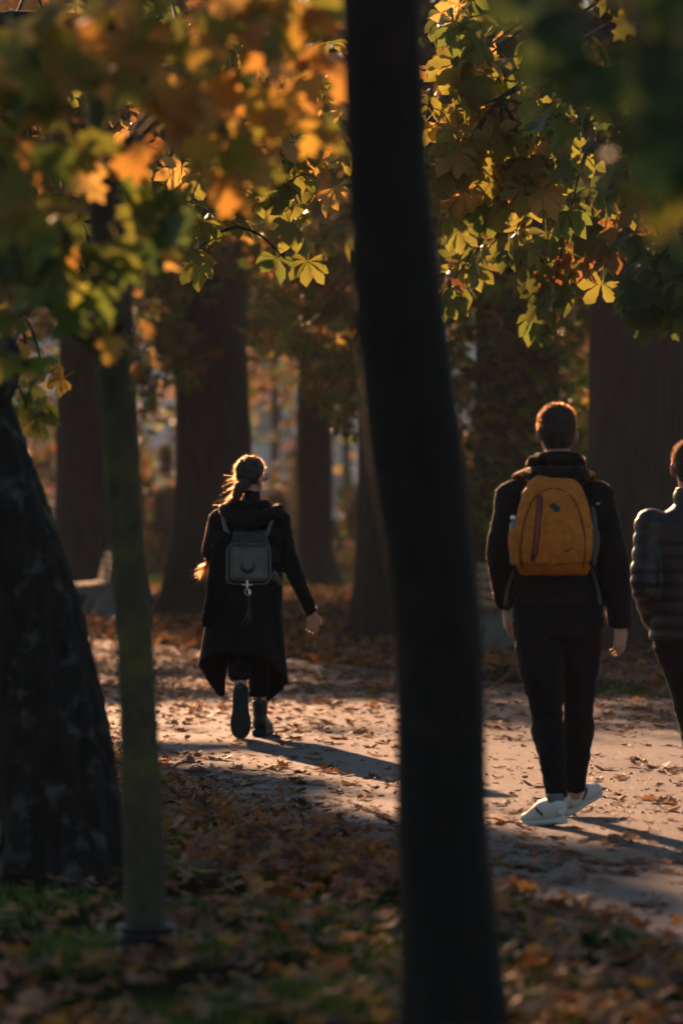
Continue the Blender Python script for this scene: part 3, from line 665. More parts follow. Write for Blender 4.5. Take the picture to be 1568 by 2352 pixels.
specs = [
    (1040, 60, 18.6, 60, 60, .25, 9, 0.25, cg, B2), (1100, 120, 18.4, 90, 50, .25, 11, 0.26, cg, B2), (1190, 160, 18.5, 90, 50, .25, 11, 0.26, cgr, B2), (1040, 190, 18.6, 50, 70, .25, 9, 0.24, ['ch_gold'], B2),
    (1040, 300, 18.4, 50, 60, .25, 9, 0.24, ['ch_gold'], B3), (1170, 260, 18.2, 90, 40, .2, 10, 0.26, ['ch_gold', 'ch_fresh'], B3), (1250, 280, 18.2, 60, 50, .2, 7, 0.25, ['ch_fresh', 'ch_green'], B3),
    (1110, 350, 18.2, 100, 50, .2, 14, 0.25, ['ch_gold', 'ch_gold', 'ch_fresh'], B3), (1210, 380, 18.2, 80, 50, .2, 12, 0.25, ['ch_gold', 'ch_fresh'], B3), (1050, 430, 18.3, 60, 50, .2, 9, 0.24, ['ch_gold', 'ch_fresh'], B3),
    (1160, 440, 18.3, 70, 40, .2, 9, 0.25, ['ch_fresh', 'ch_green'], B3), (1250, 450, 18.3, 50, 40, .2, 6, 0.25, cgr, B3), (1010, 480, 18.3, 20, 30, .1, 3, 0.22, ['ch_gold'], B3),
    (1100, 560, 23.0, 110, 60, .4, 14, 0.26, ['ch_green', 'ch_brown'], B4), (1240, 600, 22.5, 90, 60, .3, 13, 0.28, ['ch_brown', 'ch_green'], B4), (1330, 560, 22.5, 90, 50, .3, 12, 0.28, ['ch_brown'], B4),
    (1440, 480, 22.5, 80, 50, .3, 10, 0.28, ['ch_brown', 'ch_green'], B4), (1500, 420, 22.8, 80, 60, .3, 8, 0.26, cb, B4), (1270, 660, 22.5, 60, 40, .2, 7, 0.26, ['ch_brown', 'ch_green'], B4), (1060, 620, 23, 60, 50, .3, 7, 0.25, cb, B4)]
side_tree('chestnut_tree', 6.9, 23.5, .42, 'chestnut with sunlit gold and brown edged leaves above the man with the ochre backpack', [([B0, B1, B2, B3], .08), ([B1, (2.4, 22.3, 4.3), B4], .05)], specs, 302, (6.2, 24.5, 7.4), 2200, KM, (4, 4, 2, 1.5, 2, 1), chestnut, .22, (3.2, 3.2, 2.8))
C0 = (5.8, 17.4, 3.9); C1 = (3.4, 16.8, 3.6); C2 = (1.9, 16.6, 3.2); C3 = (1.75, 16.6, 2.6)
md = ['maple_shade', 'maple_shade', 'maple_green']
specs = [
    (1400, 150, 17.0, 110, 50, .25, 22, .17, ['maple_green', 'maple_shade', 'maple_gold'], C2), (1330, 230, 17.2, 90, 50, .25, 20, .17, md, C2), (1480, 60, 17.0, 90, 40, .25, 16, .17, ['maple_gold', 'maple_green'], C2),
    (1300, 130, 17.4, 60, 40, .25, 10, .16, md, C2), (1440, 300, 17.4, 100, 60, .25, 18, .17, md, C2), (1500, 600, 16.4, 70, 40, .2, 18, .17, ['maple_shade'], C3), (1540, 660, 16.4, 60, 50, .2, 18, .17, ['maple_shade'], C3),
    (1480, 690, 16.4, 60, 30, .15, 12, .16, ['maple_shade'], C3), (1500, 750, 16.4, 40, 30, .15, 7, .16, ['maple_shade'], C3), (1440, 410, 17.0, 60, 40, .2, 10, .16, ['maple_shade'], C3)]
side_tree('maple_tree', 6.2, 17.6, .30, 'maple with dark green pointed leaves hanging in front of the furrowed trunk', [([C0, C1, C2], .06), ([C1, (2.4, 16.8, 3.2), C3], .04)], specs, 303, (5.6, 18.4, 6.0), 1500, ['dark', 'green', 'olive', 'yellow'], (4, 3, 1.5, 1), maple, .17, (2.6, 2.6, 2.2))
# mid distance sprays under the avenue crowns (blurred leaves between the trunks)
g = np.random.default_rng(91)
def spray_stuff(parent, org, regs, seed, size, kinds, weights):
    g = np.random.default_rng(seed); Ps = []; tw = []
    for xd, yd, dp, sx, sy, sd, n in regs:
        c = at(xd, yd, dp); k = dp / FPX
        Ps.append(c + g.normal(0, .5, (n, 3)) * np.array([sx * k, sd, sy * k]) - np.array(org))
        tw.append(branch_vf([np.array([0, 0, c[2] + 1.2]), (c - org) * [.5, .5, 1] + [0, 0, .7], c - np.array(org)], .05, .012, 5, 4))
    P = np.vstack(Ps)
    V_, F_ = join(tw); part('limb', (V_, F_), M['bark_mid'], parent)
    link('foliage', scatter(chestnut, 6, P, hang_rot(len(P), g), g.uniform(.8, 1.2, len(P)) * size, kinds, weights, M['leaf'], 'foliage', seed, st=4, nl=5), parent, kind='stuff')
trees = {round(o.location.y, 1): o for o in C.objects if o.type == 'EMPTY' and o.name.startswith('chestnut_tree')}
tD = trees[42.6]; oD = np.array(tD.location)
spray_stuff(tD, oD, [(740, 700, 40, 110, 60, 1, 90), (690, 770, 38, 110, 35, .8, 60), (780, 850, 41, 60, 70, .8, 70), (790, 930, 40, 40, 60, .6, 50), (700, 600, 40, 130, 80, 1, 120), (640, 520, 41, 140, 70, 1, 100)], 401, .24, ['olive', 'green', 'rust', 'yellow', 'brown'], (4, 3, 2, 1, 2))
tA = trees[52.0]; oA = np.array(tA.location)
spray_stuff(tA, oA, [(400, 640, 50, 100, 80, 1, 110), (380, 760, 49, 70, 60, 1, 90), (430, 840, 50, 60, 50, 1, 50), (560, 560, 50, 150, 80, 1, 130), (330, 880, 52, 60, 90, 1, 60), (620, 720, 54, 60, 90, 1, 70)], 402, .27, ['olive', 'green', 'rust', 'dark', 'brown'], (3, 3, 2, 2, 2.5))

# ------------------------------------------------------------------ far things: lawn strips, building, hedge, cars
for (x0, x1, y0, y1, nm) in [(-30, 30, 72, 92, 'lawn'), (-60, 60, 150, 200, 'lawn')]:
    m_ = simple('verge_grass', (.04, .06, .014), .95, spec=0, vary=.4, bscale=8) if nm == 'lawn' else None
    link('lawn', mk_mesh('lawn', [(x0, y0, .02), (x1, y0, .02), (x1, y1, .02), (x0, y1, .02)], [(0, 1, 2, 3)], m_), kind='structure')
def bush(x, y, w, h, seed, label):
    g = np.random.default_rng(seed); t = thing('bush', label, 'bush', (x, y, 0), 0, label.split(' in ')[0] + 'es far off')
    P, d, cs = crown_points((0, 0, h * .5), np.array([w / 2, w / 2.5, h * .5]), 900, g, 8); P = P[P[:, 2] > .05]
    part('stems', join([branch_vf([(g.normal(0, .15), 0, 0), c * [.5, .5, .6], c], .04, .01, 5, 3) for c in cs]), M['twig'], t)
    link('foliage', scatter(chestnut, 5, P, hang_rot(len(P), g), g.uniform(.8, 1.2, len(P)) * .34, ['dark', 'green', 'brown', 'rust', 'umber'], (3, 2, 2, 1, 2), M['leaf'], 'foliage', seed, st=3, nl=5), t, kind='stuff')
for i, (xd, dp, w, h) in enumerate([(60, 112, 4, 5), (150, 108, 4, 4.6), (255, 104, 3, 4.4), (330, 110, 1.5, 4.8), (364, 104, 1.1, 3.0), (420, 118, 3, 4), (520, 112, 3, 3.6), (590, 116, 2.2, 1.7), (655, 110, 1.8, 2.2), (705, 120, 2, 4.5), (800, 122, 1.5, 1.2), (860, 110, 2, 3), (960, 112, 3, 4), (1040, 105, 2.5, 4.4), (1130, 100, 3, 5), (1260, 96, 3, 4.8), (1330, 90, 2.5, 5)]):
    bush(at(xd, 1196, dp)[0], dp, w, h, 800 + i, ('tall dull bush' if h > 4.3 else 'low dull bush' if h < 2.7 else 'rounded dull bush') + ' in the hazy distance between the trunks')
bd = thing('building', 'pale plastered building with tall dark windows glimpsed between the far trunks', 'building', (0, 228, 0))
part('wall', box((0, 5, 7.4), (74, 10, 12.4)), M['facade'], bd, False)
part('plinth', box((0, 4.9, .6), (74.4, 10.4, 1.2)), M['facade_base'], bd, False)
part('roof', (np.array([(-38, -.8, 13.6), (38, -.8, 13.6), (38, 11, 13.6), (-38, 11, 13.6), (-34, 5, 18), (34, 5, 18)], float), [(0, 1, 5, 4), (1, 2, 5), (2, 3, 4, 5), (3, 0, 4), (0, 3, 2, 1)]), M['facade_base'], bd, False)
for i in range(15):
    for j in range(3):
        w = part('window', box((-33.6 + i * 4.8, -.03, 3.1 + j * 3.9), (1.4, .12, 2.2)), M['window'], bd, False)
        part('sill', box((-33.6 + i * 4.8, -.1, 1.9 + j * 3.9), (1.7, .25, .12)), M['facade'], w, False)
def car(x, y, label, seed):
    t = thing('parked_car', label, 'car', (x, y, 0), 0, 'cars parked along the far street')
    prof = [(-2.1, .35), (-2.15, .75), (-1.9, .95), (-1.1, 1.02), (-.55, 1.42), (.8, 1.45), (1.5, 1.05), (2.1, .95), (2.2, .5), (2.1, .3)]
    n = len(prof); V = [(a, -.82, b) for a, b in prof] + [(a, .82, b) for a, b in prof]
    F = [tuple(range(n))[::-1], tuple(range(n, 2 * n))] + [(i, (i + 1) % n, n + (i + 1) % n, n + i) for i in range(n)]
    part('body', (V, F), M['car'], t, False, bevel=.06)
    part('side_window', ([(-.85, -.83, 1.05), (-.45, -.83, 1.36), (.7, -.83, 1.38), (1.2, -.83, 1.06)], [(0, 1, 2, 3)]), M['window'], t, False)
    for wx in (-1.3, 1.35):
        part('wheel', loft([(wx, -.86, .32), (wx, -.66, .32)], .32, n=18, ref=(1, 0, 0)), M['tyre'], t)
for i, x in enumerate([-12.5, -7.2, -1.6, 3.9, 9.3]): car(x, 212, 'dark parked car on the street beyond the trees', i)

# ------------------------------------------------------------------ leaf litter and grass
def litter(name, X, Y, Z, size, kinds, weights, seed, kind='stuff', tilt=.10):
    g = np.random.default_rng(seed); n = len(X)
    a = g.uniform(0, 2 * math.pi, n); y = np.stack([np.cos(a), np.sin(a), g.normal(0, tilt, n)], 1)
    z = np.stack([g.normal(0, tilt, n), g.normal(0, tilt, n), np.ones(n)], 1)
    flip = g.random(n) < .3; z[flip, 2] *= 1
    me = scatter(dry_leaf, 12, np.stack([X, Y, Z], 1), rot_from(y, z), size, kinds, weights, M['litter'], name, seed, .3)
    return link(name, me, kind=kind)
DRY = ['brown', 'russet', 'umber', 'dry', 'orange', 'yellow']
g = np.random.default_rng(77)
def width(Y): return np.maximum(1.9, Y * .125)
# on the path: sparse near, thick further back
Y = 11 + 45 * g.random(42000) ** 1.0; X = g.uniform(-1, 1, 42000) * width(Y); ip = in_path(X, Y)
d_left = np.interp(Y, ne[:, 1], ne[:, 0]) 
dens = np.where(Y < 28, np.interp(Y, [20, 24, 28], [.08, .16, .5]) + .5 * np.exp(-np.maximum(X - d_left, 0) / .5) * (Y > 14.3), np.interp(Y, [28, 31, 36, 56], [.6, .9, .95, .95]))
dens *= np.array([.45 + 1.1 * max(0, noise.noise(Vector((x * .8, y * .35, 4))) + .45) for x, y in zip(X, Y)])
keep = ip & (g.random(len(X)) < dens); PX, PY = X[keep], Y[keep]
near_ids = np.where((PY < 26) & (np.abs(PX) < PY * .092))[0]
order = near_ids[np.argsort(PY[near_ids])]; single = order[:230]
mask = np.ones(len(PX), bool); mask[single] = False
litter('leaf_litter', PX[mask], PY[mask], np.full(mask.sum(), .014), g.uniform(.07, .14, mask.sum()), DRY, (4, 2, 5, 2.5, .3, .15), 501).__setitem__('label', 'brown leaf litter strewn over the path')
nd = 9000; Yd = g.uniform(11, 30, nd); Xd = g.uniform(-1, 1, nd) * width(Yd); kd = in_path(Xd, Yd) & (g.random(nd) < np.array([.35 + max(0, noise.noise(Vector((x * 1.3, y * .6, 14)))) * 1.6 for x, y in zip(Xd, Yd)]))
litter('leaf_crumbs', Xd[kd], Yd[kd], np.full(kd.sum(), .0135), g.uniform(.015, .05, kd.sum()), DRY, (4, 2, 5, 3, .2, .1), 507, tilt=.3).__setitem__('label', 'crumbs of dry leaf and bark on the asphalt')
LVd = variants(dry_leaf, 24, DRY, (4, 2.5, 4.5, 2.5, .5, .4), M['litter'], 'fallen_leaf', 502, .25)
for i in single:
    s = g.uniform(.08, .15); yaw = g.uniform(0, 6.28)
    o = link('fallen_leaf', LVd[g.integers(24)]); o.location = (PX[i], PY[i], .0135); o.scale = (s, s, s); o.rotation_euler = (g.normal(0, .10), g.normal(0, .10), yaw)
    tag(o, o.data['look'] + ' leaf lying on the asphalt path', 'leaf', 'dry ' + o.data['look'] + ' leaves on the path')
# drift of leaves along the near edge of the path and the lawn behind
Xl, Yl, Sz = [], [], []
n = 52000; Y = g.uniform(12.2, 30, n); X = g.uniform(-1, 1, n) * width(Y) * 1.1
e = X - np.interp(Y, ne[:, 1], ne[:, 0])           # negative: on the lawn side
drift = np.exp(-((e + .42) / .42) ** 2) * np.interp(Y, [12, 13.4, 14.2, 24, 30], [.25, .45, 1, 1, 1])
drift *= .45 + .75 * np.array([max(0, noise.noise(Vector((x * 1.5, y * .9, 7))) + .6) for x, y in zip(X, Y)])
k = g.random(n) < drift * .8; k &= (e < .45)
litter('leaf_drift', X[k], Y[k], .02 + g.random(k.sum()) * .05 * np.exp(-((e[k] + .4) / .3) ** 2), g.uniform(.06, .115, k.sum()), DRY, (4, 6, 2, 4, .6, .1), 503, tilt=.4).__setitem__('label', 'drift of russet leaves piled along the near path edge')
# near lawn: scattered leaves
n = 13000; Y = 8.6 + 13 * g.random(n) ** 1.2; X = g.uniform(-1, 1, n) * width(Y) * 1.15; ip = in_path(X, Y)
dn = np.array([.35 + max(0, noise.noise(Vector((x * 1.3, y * .8, 11))) + .25) for x, y in zip(X, Y)]); dn *= np.where(X > .3, 1.7, np.where(Y < 11.2, 1.1, .6))
k = (~ip) & (g.random(n) < dn); X, Y = X[k], Y[k]
LX = np.where((np.abs(X) < Y * .09) & (Y > 9.9))[0]; one = LX[np.argsort(Y[LX])][:70]; mk = np.ones(len(X), bool); mk[one] = False
litter('lawn_leaves', X[mk], Y[mk], .02 + g.random(mk.sum()) * .045, g.uniform(.05, .105, mk.sum()), DRY, (3.5, 5, 1.5, 5, 1.5, .7), 504, tilt=.35).__setitem__('label', 'scattered russet and ochre leaves on the shaded lawn')
LVn = variants(dry_leaf, 18, DRY, (3, 2.5, 3, 3, 1, .8), M['litter'], 'fallen_leaf', 505, .25)
for i in one:
    s = g.uniform(.07, .13); o = link('fallen_leaf', LVn[g.integers(18)]); o.location = (X[i], Y[i], g.uniform(.015, .045)); o.scale = (s, s, s)
    o.rotation_euler = (g.normal(0, .3), g.normal(0, .3), g.uniform(0, 6.28)); tag(o, o.data['look'] + ' leaf lying in the grass of the near lawn', 'leaf', o.data['look'] + ' leaves on the near lawn')
# heap at the foot of the big right trunk and verge beyond the path, far litter
n = 24000; Y = g.uniform(28, 75, n); X = g.uniform(-1, 1, n) * width(Y) * 1.0; k = ~in_path(X, Y); k &= g.random(n) < np.interp(Y, [28, 40, 55, 75], [1, .9, .6, .35])
X, Y = X[k], Y[k]; hz = .02 + g.random(len(X)) * np.where((X > .8) & (Y > 28.5) & (Y < 35), .16, .03)
litter('verge_leaves', X, Y, hz, g.uniform(.09, .18, len(X)), DRY, (4, 3, 3.5, 2, .6, .2), 506, tilt=.4).__setitem__('label', 'thick brown leaves covering the verge beyond the path')
# grass blades on the near lawn and verge tufts
def grass(name, X, Y, h, seed, label):
    g = np.random.default_rng(seed); n = len(X); a = g.uniform(0, 6.28, n); w = g.uniform(.0025, .005, n); ln = g.normal(0, .45, (n, 2))
    B = np.stack([X, Y, np.zeros(n)], 1); S = np.stack([np.cos(a) * w, np.sin(a) * w, 0 * a], 1)
    T_ = B + np.stack([ln[:, 0] * h, ln[:, 1] * h, h], 1); Md = B + np.stack([ln[:, 0] * h * .35, ln[:, 1] * h * .35, h * .62], 1)
    V = np.stack([B - S, B + S, Md + S * .8, Md - S * .8, T_], 1).reshape(-1, 3); b = (np.arange(n) * 5)[:, None, None]
    T = (np.array([(0, 1, 2), (0, 2, 3), (3, 2, 4)])[None] + b).reshape(-1, 3)
    c = np.array([.03, .055, .010]) + g.random((n, 1)) * np.array([.055, .065, .010]); c = np.repeat(c, 5, 0)
    o = link(name, tri_mesh(name, V, T, M['grass'], c), kind='stuff'); o['label'] = label
n = 90000; Y = 9.0 + 7.5 * g.random(n) ** 1.15; X = g.uniform(-1.95, 1.95, n); e = X - np.interp(Y, ne[::-1, 1] if ne[0, 1] > ne[-1, 1] else ne[:, 1], ne[:, 0])
den = np.array([max(0, noise.noise(Vector((x * 1.6, y * 1.0, 3))) + .16) * 2.0 for x, y in zip(X, Y)]); den *= np.where(X > .3, .45, 1) * np.clip((-e - .05) / .35, 0, 1)
den = np.maximum(den, .8 * np.exp(-((e + .12) / .07) ** 2) * ((Y < 13.6)) * np.array([noise.noise(Vector((x * 3, y * 3, 1))) > -.05 for x, y in zip(X, Y)]))
k = (~in_path(X, Y)) & (g.random(n) < den)
grass('lawn_grass', X[k], Y[k], g.uniform(.015, .048, k.sum()), 601, 'short shaded grass of the near lawn')
n = 6000; Y = g.uniform(27.5, 34, n); X = g.uniform(1.6, 4.4, n); k = (~in_path(X, Y)) & (g.random(n) < np.array([max(0, noise.noise(Vector((x * 1.6, y * .6, 5))) + .05) * 2 for x, y in zip(X, Y)]))
grass('verge_tufts', X[k], Y[k], g.uniform(.04, .10, k.sum()), 602, 'green grass tufts on the verge behind the path')

# ------------------------------------------------------------------ benches
def bench(x, y, rz, label):
    t = thing('bench', label, 'bench', (x, y, 0), rz)
    prof = [(-.26, 0), (.14, 0), (.12, .36), (.20, .84), (.13, .84), (.03, .45), (-.5, .41), (-.52, .35), (-.14, .29), (-.20, .12)]
    n = len(prof)
    for yy in (0.06, 1.65):
        V = [(a, yy - .05, b) for a, b in prof] + [(a, yy + .05, b) for a, b in prof]
        F = [tuple(range(n)), tuple(range(n, 2 * n))[::-1]] + [((i + 1) % n, i, n + i, n + (i + 1) % n) for i in range(n)]
        part('support', (V, F), M['concrete'], t, False, bevel=.012)
    vf = box((0, 0, 0), (.064, 1.84, .03)); me = mk_mesh('slat', vf[0], vf[1], M['wood'], False)
    for i in range(5):
        o = link('slat', me, t, (-.45 + i * .095, .86, .432 + i * .0085 + rng.normal(0, .002))); o.rotation_euler = (0, R(-5), 0)
    for i in range(5):
        f = i / 4; o = link('slat', me, t, (.015 + .085 * f, .86, .50 + f * .35)); o.rotation_euler = (rng.normal(0, .003), R(-78), 0)
    return t
bench(at(258, 1196, 51)[0], 50.6, R(9), 'wooden slat bench with concrete ends under the broad hazy trunk')
bench(at(1150, 1196, 36.5)[0], 36.2, R(9), 'wooden slat bench with concrete ends beside the man wearing the ochre backpack')

# ------------------------------------------------------------------ people
def rotz(a, c=(0, 0, 0)): return Matrix.Translation(c) @ Matrix.Rotation(a, 4, 'Z')
def head_vf(c, yaw, H=.23, w=1.0, neck_to=None, tilt=0):
    """head with chin at c, facing +y turned by yaw; shapes for the body surface"""
    Mx = Matrix.Translation(c) @ Matrix.Rotation(yaw, 4, 'Z') @ Matrix.Rotation(tilt, 4, 'X')
    k = H / .23
    rings = [(0, .05, 0, .028, .024), (0, .034, .02, .047, .05), (0, .02, .055, .06, .076), (0, .006, .10, .069, .089), (0, .0, .14, .074, .094), (0, -.004, .172, .073, .092), (0, -.006, .20, .06, .076), (0, -.008, .22, .036, .047), (0, -.008, .229, .012, .015)]
    sh = [limb([(a * k * w, b * k, z * k, rx * k * w, ry * k) for a, b, z, rx, ry in rings], 3, 24, flat=True)]
    sh.append(limb([(0, .092 * k, .125 * k, .007), (0, .107 * k, .098 * k, .010), (0, .114 * k, .085 * k, .012), (0, .09 * k, .076 * k, .008)], 3, 10))
    for s in (-1, 1):
        sh.append(ball((s * .081 * k * w, -.012, .102 * k), (.010, .019, .033), 10, Matrix.Rotation(s * .5, 4, 'Z')))
        sh.append(ball((s * .03 * k, .078 * k, .118 * k), (.018, .012, .009), 8))
    sh.append(ball((0, .092 * k, .052 * k), (.024, .012, .006), 8)); sh.append(ball((0, .089 * k, .041 * k), (.02, .011, .006), 8))
    out = [xf(s, Mx) for s in sh]
    if neck_to is not None:
        a = Mx @ Vector((0, -.012, .09 * k)); b = Mx @ Vector((0, -.02, .0)); n_ = Vector(neck_to)
        out.append(limb([(*a, .052 * w), (*b, .054 * w), (*(b * .4 + n_ * .6), .058 * w), (*n_, .07)], 4, 18))
    return out, Mx, k
def hand(w, d, nrm, ts, curl=.45):
    w = Vector(w); d = Vector(d).normalized(); nrm = (Vector(nrm) - d * d.dot(Vector(nrm))).normalized(); s = d.cross(nrm)
    sh = [limb([(*(w - d * .05), .027, .022), (*w, .027, .02), (*(w + d * .035), .037, .016), (*(w + d * .085), .040, .014), (*(w + d * .095), .034, .010)], 3, 14, ref=tuple(s))]
    for i, L in enumerate((.072, .082, .077, .06)):
        p = w + d * (.082 - .006 * abs(i - 1)) + s * ts * (.031 - .0205 * i); pts = [(*(p - d * .015), .0085)]; a = .15 + .05 * i
        for f, rr_ in ((.45, .0088), (.32, .0078), (.23, .0065)):
            pts.append((*p, rr_)); p = p + (d * math.cos(a) + nrm * math.sin(a)) * L * f; a += curl
        pts.append((*p, .0058)); sh.append(limb(pts, 3, 8, ref=tuple(s)))
    p = w + d * .022 + s * ts * .026; pts = [(*p, .013)]
    for f, v in ((.035, d * .6 + s * ts * .75 + nrm * .25), (.028, d * .85 + s * ts * .3 + nrm * .35), (.022, d * .9 + nrm * .4)):
        p = p + v.normalized() * f; pts.append((*p, .0105 if f > .025 else .008))
    sh.append(limb(pts, 3, 8, ref=tuple(nrm)))
    return sh
def blades(roots, dirs, L, w, mat, name, parent, sag=.25, seg=3, seed=1, curl=.2):
    g = np.random.default_rng(seed); n = len(roots); roots = np.asarray(roots, float); dirs = np.asarray(dirs, float); dirs /= np.linalg.norm(dirs, axis=1)[:, None]
    L = np.broadcast_to(L, (n,)); sd = np.cross(dirs, g.normal(0, 1, (n, 3))); sd /= np.linalg.norm(sd, axis=1)[:, None]; wv = g.normal(0, curl, (n, 3))
    Vs = []
    for i in range(seg + 1):
        t = i / seg; p = roots + dirs * (L * t)[:, None] + (wv * (L * t * t)[:, None]); p[:, 2] -= sag * L * t * t
        ww = w * (1 - .75 * t); Vs += [p - sd * ww / 2, p + sd * ww / 2]
    V = np.stack(Vs, 1).reshape(-1, 3); m = 2 * (seg + 1)
    T = np.array([q for i in range(seg) for q in ((2 * i, 2 * i + 1, 2 * i + 3), (2 * i, 2 * i + 3, 2 * i + 2))])
    T = (T[None] + (np.arange(n) * m)[:, None, None]).reshape(-1, 3)
    return link(name, tri_mesh(name, V, T, mat), parent)
def short_hair(p, Mx, k, w, seed, label=None):
    g = np.random.default_rng(seed)
    rings = [(0, -.034, .045, .050, .052), (0, -.028, .08, .064, .069), (0, -.022, .115, .073, .083), (0, -.012, .15, .081, .093), (0, -.008, .18, .079, .097), (0, -.007, .21, .066, .084), (0, -.007, .232, .042, .055), (0, -.007, .243, .014, .018)]
    vf = xf(limb([(a * w, b * k, z * k, rx * k * w, ry * k) for a, b, z, rx, ry in rings], 3, 26, flat=True), Mx)
    h = fused('hair', [vf], .006, M['hair_solid'], p, 2, wr(60, 60, 60, .003, seed))
    if label: h['label'] = label
    me = h.data; n = len(me.vertices); co = np.empty(n * 3, np.float32); me.vertices.foreach_get('co', co); co = co.reshape(-1, 3); no = np.empty(n * 3, np.float32); me.vertices.foreach_get('normal', no); no = no.reshape(-1, 3)
    c = np.array(Mx @ Vector((0, 0, .12))); ix = g.integers(0, n, 15000); up = co[ix, 2] > c[2] - .045; ix = ix[up]
    d = no[ix] * .8 + g.normal(0, .35, (len(ix), 3)) + np.array([0, 0, .25]); Ls = g.uniform(.005, .012, len(ix)) * np.clip((co[ix, 2] - c[2] + .1) / .12, .35, 1.2)
    st = blades(co[ix], d, Ls, .0008, M['hair_short'], 'hair_strands', h, .1, 2, seed)
    return h
def fuzz(o, n, L, w, seed):                             # short fibres standing off the cloth
    g = np.random.default_rng(seed); me = o.data; k = len(me.vertices); co = np.empty(k * 3, np.float32); me.vertices.foreach_get('co', co); co = co.reshape(-1, 3); no = np.empty(k * 3, np.float32); me.vertices.foreach_get('normal', no); no = no.reshape(-1, 3)
    ix = g.integers(0, k, n); blades(co[ix], no[ix] + g.normal(0, .5, (n, 3)), g.uniform(.4, 1, n) * L, w, M['fuzz'], 'fibres', o, .1, 1, seed)
def shoe_shapes(kind):
    if kind == 'sneaker':
        up = limb([(0, -.004, .055, .012, .02), (0, .006, .062, .030, .036), (0, .03, .07, .037, .05), (0, .075, .068, .038, .05), (0, .12, .064, .041, .048), (0, .17, .052, .046, .038), (0, .215, .042, .047, .029), (0, .25, .039, .042, .026), (0, .272, .036, .03, .02), (0, .282, .034, .012, .012)], 3, 18, p=2.4)
        so = limb([(0, -.01, .017, .018, .016), (0, .0, .016, .033, .015), (0, .05, .014, .038, .014), (0, .12, .014, .037, .014), (0, .19, .014, .049, .014), (0, .245, .016, .048, .014), (0, .272, .021, .036, .017), (0, .29, .024, .014, .012)], 3, 18, p=4)
        return up, so
    up = limb([(0, -.002, .07, .012, .025), (0, .01, .075, .032, .045), (0, .04, .08, .038, .055), (0, .09, .078, .039, .05), (0, .14, .068, .043, .038), (0, .19, .06, .048, .032), (0, .235, .056, .045, .028), (0, .262, .052, .03, .022), (0, .275, .048, .01, .01)], 3, 18, p=2.4)
    so = limb([(0, -.012, .02, .02, .02), (0, -.002, .02, .036, .021), (0, .05, .02, .040, .021), (0, .11, .02, .040, .021), (0, .18, .02, .052, .021), (0, .24, .021, .047, .02), (0, .272, .024, .03, .018), (0, .286, .026, .008, .012)], 3, 20, p=4)
    return up, so
def place_mat(loc, yaw=0, pitch=0, roll=0):
    return Matrix.Translation(loc) @ Matrix.Rotation(yaw, 4, 'Z') @ Matrix.Rotation(pitch, 4, 'X') @ Matrix.Rotation(roll, 4, 'Y')
def sneaker(p, loc, yaw, pitch, roll=0):
    Mx = place_mat(loc, yaw, pitch, roll); up, so = shoe_shapes('sneaker')
    s = part('sneaker', xf(up, Mx), M['sneaker'], p)
    part('sole', xf(so, Mx), M['sneaker_sole'], s)
    part('lining', xf(limb([(0, .028, .09, .034, .036), (0, .032, .112, .038, .04), (0, .036, .13, .036, .038)], 3, 16, flat=True), Mx), M['sneaker_grey'], s)
    for sd in (-1, 1):
        part('side_stripe', xf(limb([(sd * .0395, .085, .045, .004, .006), (sd * .043, .115, .066, .004, .007), (sd * .039, .135, .082, .004, .006)], 3, 8), Mx), M['patch'], s)
    hv = xf(limb([(0, -.004, .075, .016, .006), (0, -.006, .055, .02, .007), (0, -.003, .04, .018, .006)], 3, 10, flat=True), Mx); part('heel_tab', hv, M['sneaker'], s)
    return s
def boot(p, loc, yaw, pitch, shaft):
    Mx = place_mat(loc, yaw, pitch); up, so = shoe_shapes('boot')
    Ms = Mx if shaft is None else Matrix.Identity(4)
    sh = limb([(0, .045, .075, .043, .05), (0, .04, .12, .041, .046), (0, .036, .17, .044, .048), (0, .034, .205, .047, .051), (0, .034, .214, .044, .048)], 3, 18, flat=True) if shaft is None else limb(shaft, 3, 18)
    up = (up[0] * [1.15, 1, 1], up[1]); so = (so[0] * [1.18, 1, 1.15], so[1])
    b = fused('boot', [xf(up, Mx), xf(sh, Ms)], .006, M['boot'], p, 2, wr(30, 30, 40, .0025, 4))
    part('sole', xf(so, Mx), M['rubber'], b)
    tr = [box((0, .015 + i * .0245, -.0015), (.062 if i < 5 else .078 if i < 9 else .06, .013, .009)) for i in range(11)]
    part('tread', xf(join(tr), Mx), M['boot'], b, False)
    part('pull_tab', xf(limb([(0, -.012, .20, .012, .003), (0, -.016, .235, .012, .003), (0, -.004, .238, .012, .003)], 3, 8, flat=True), Mx) if shaft is None else limb([(shaft[-1][0], shaft[-1][1] - .05, shaft[-1][2] - .03, .012, .004), (shaft[-1][0], shaft[-1][1] - .05, shaft[-1][2] + .035, .012, .004)], 2, 8), M['leather_dark'], b)
    return b

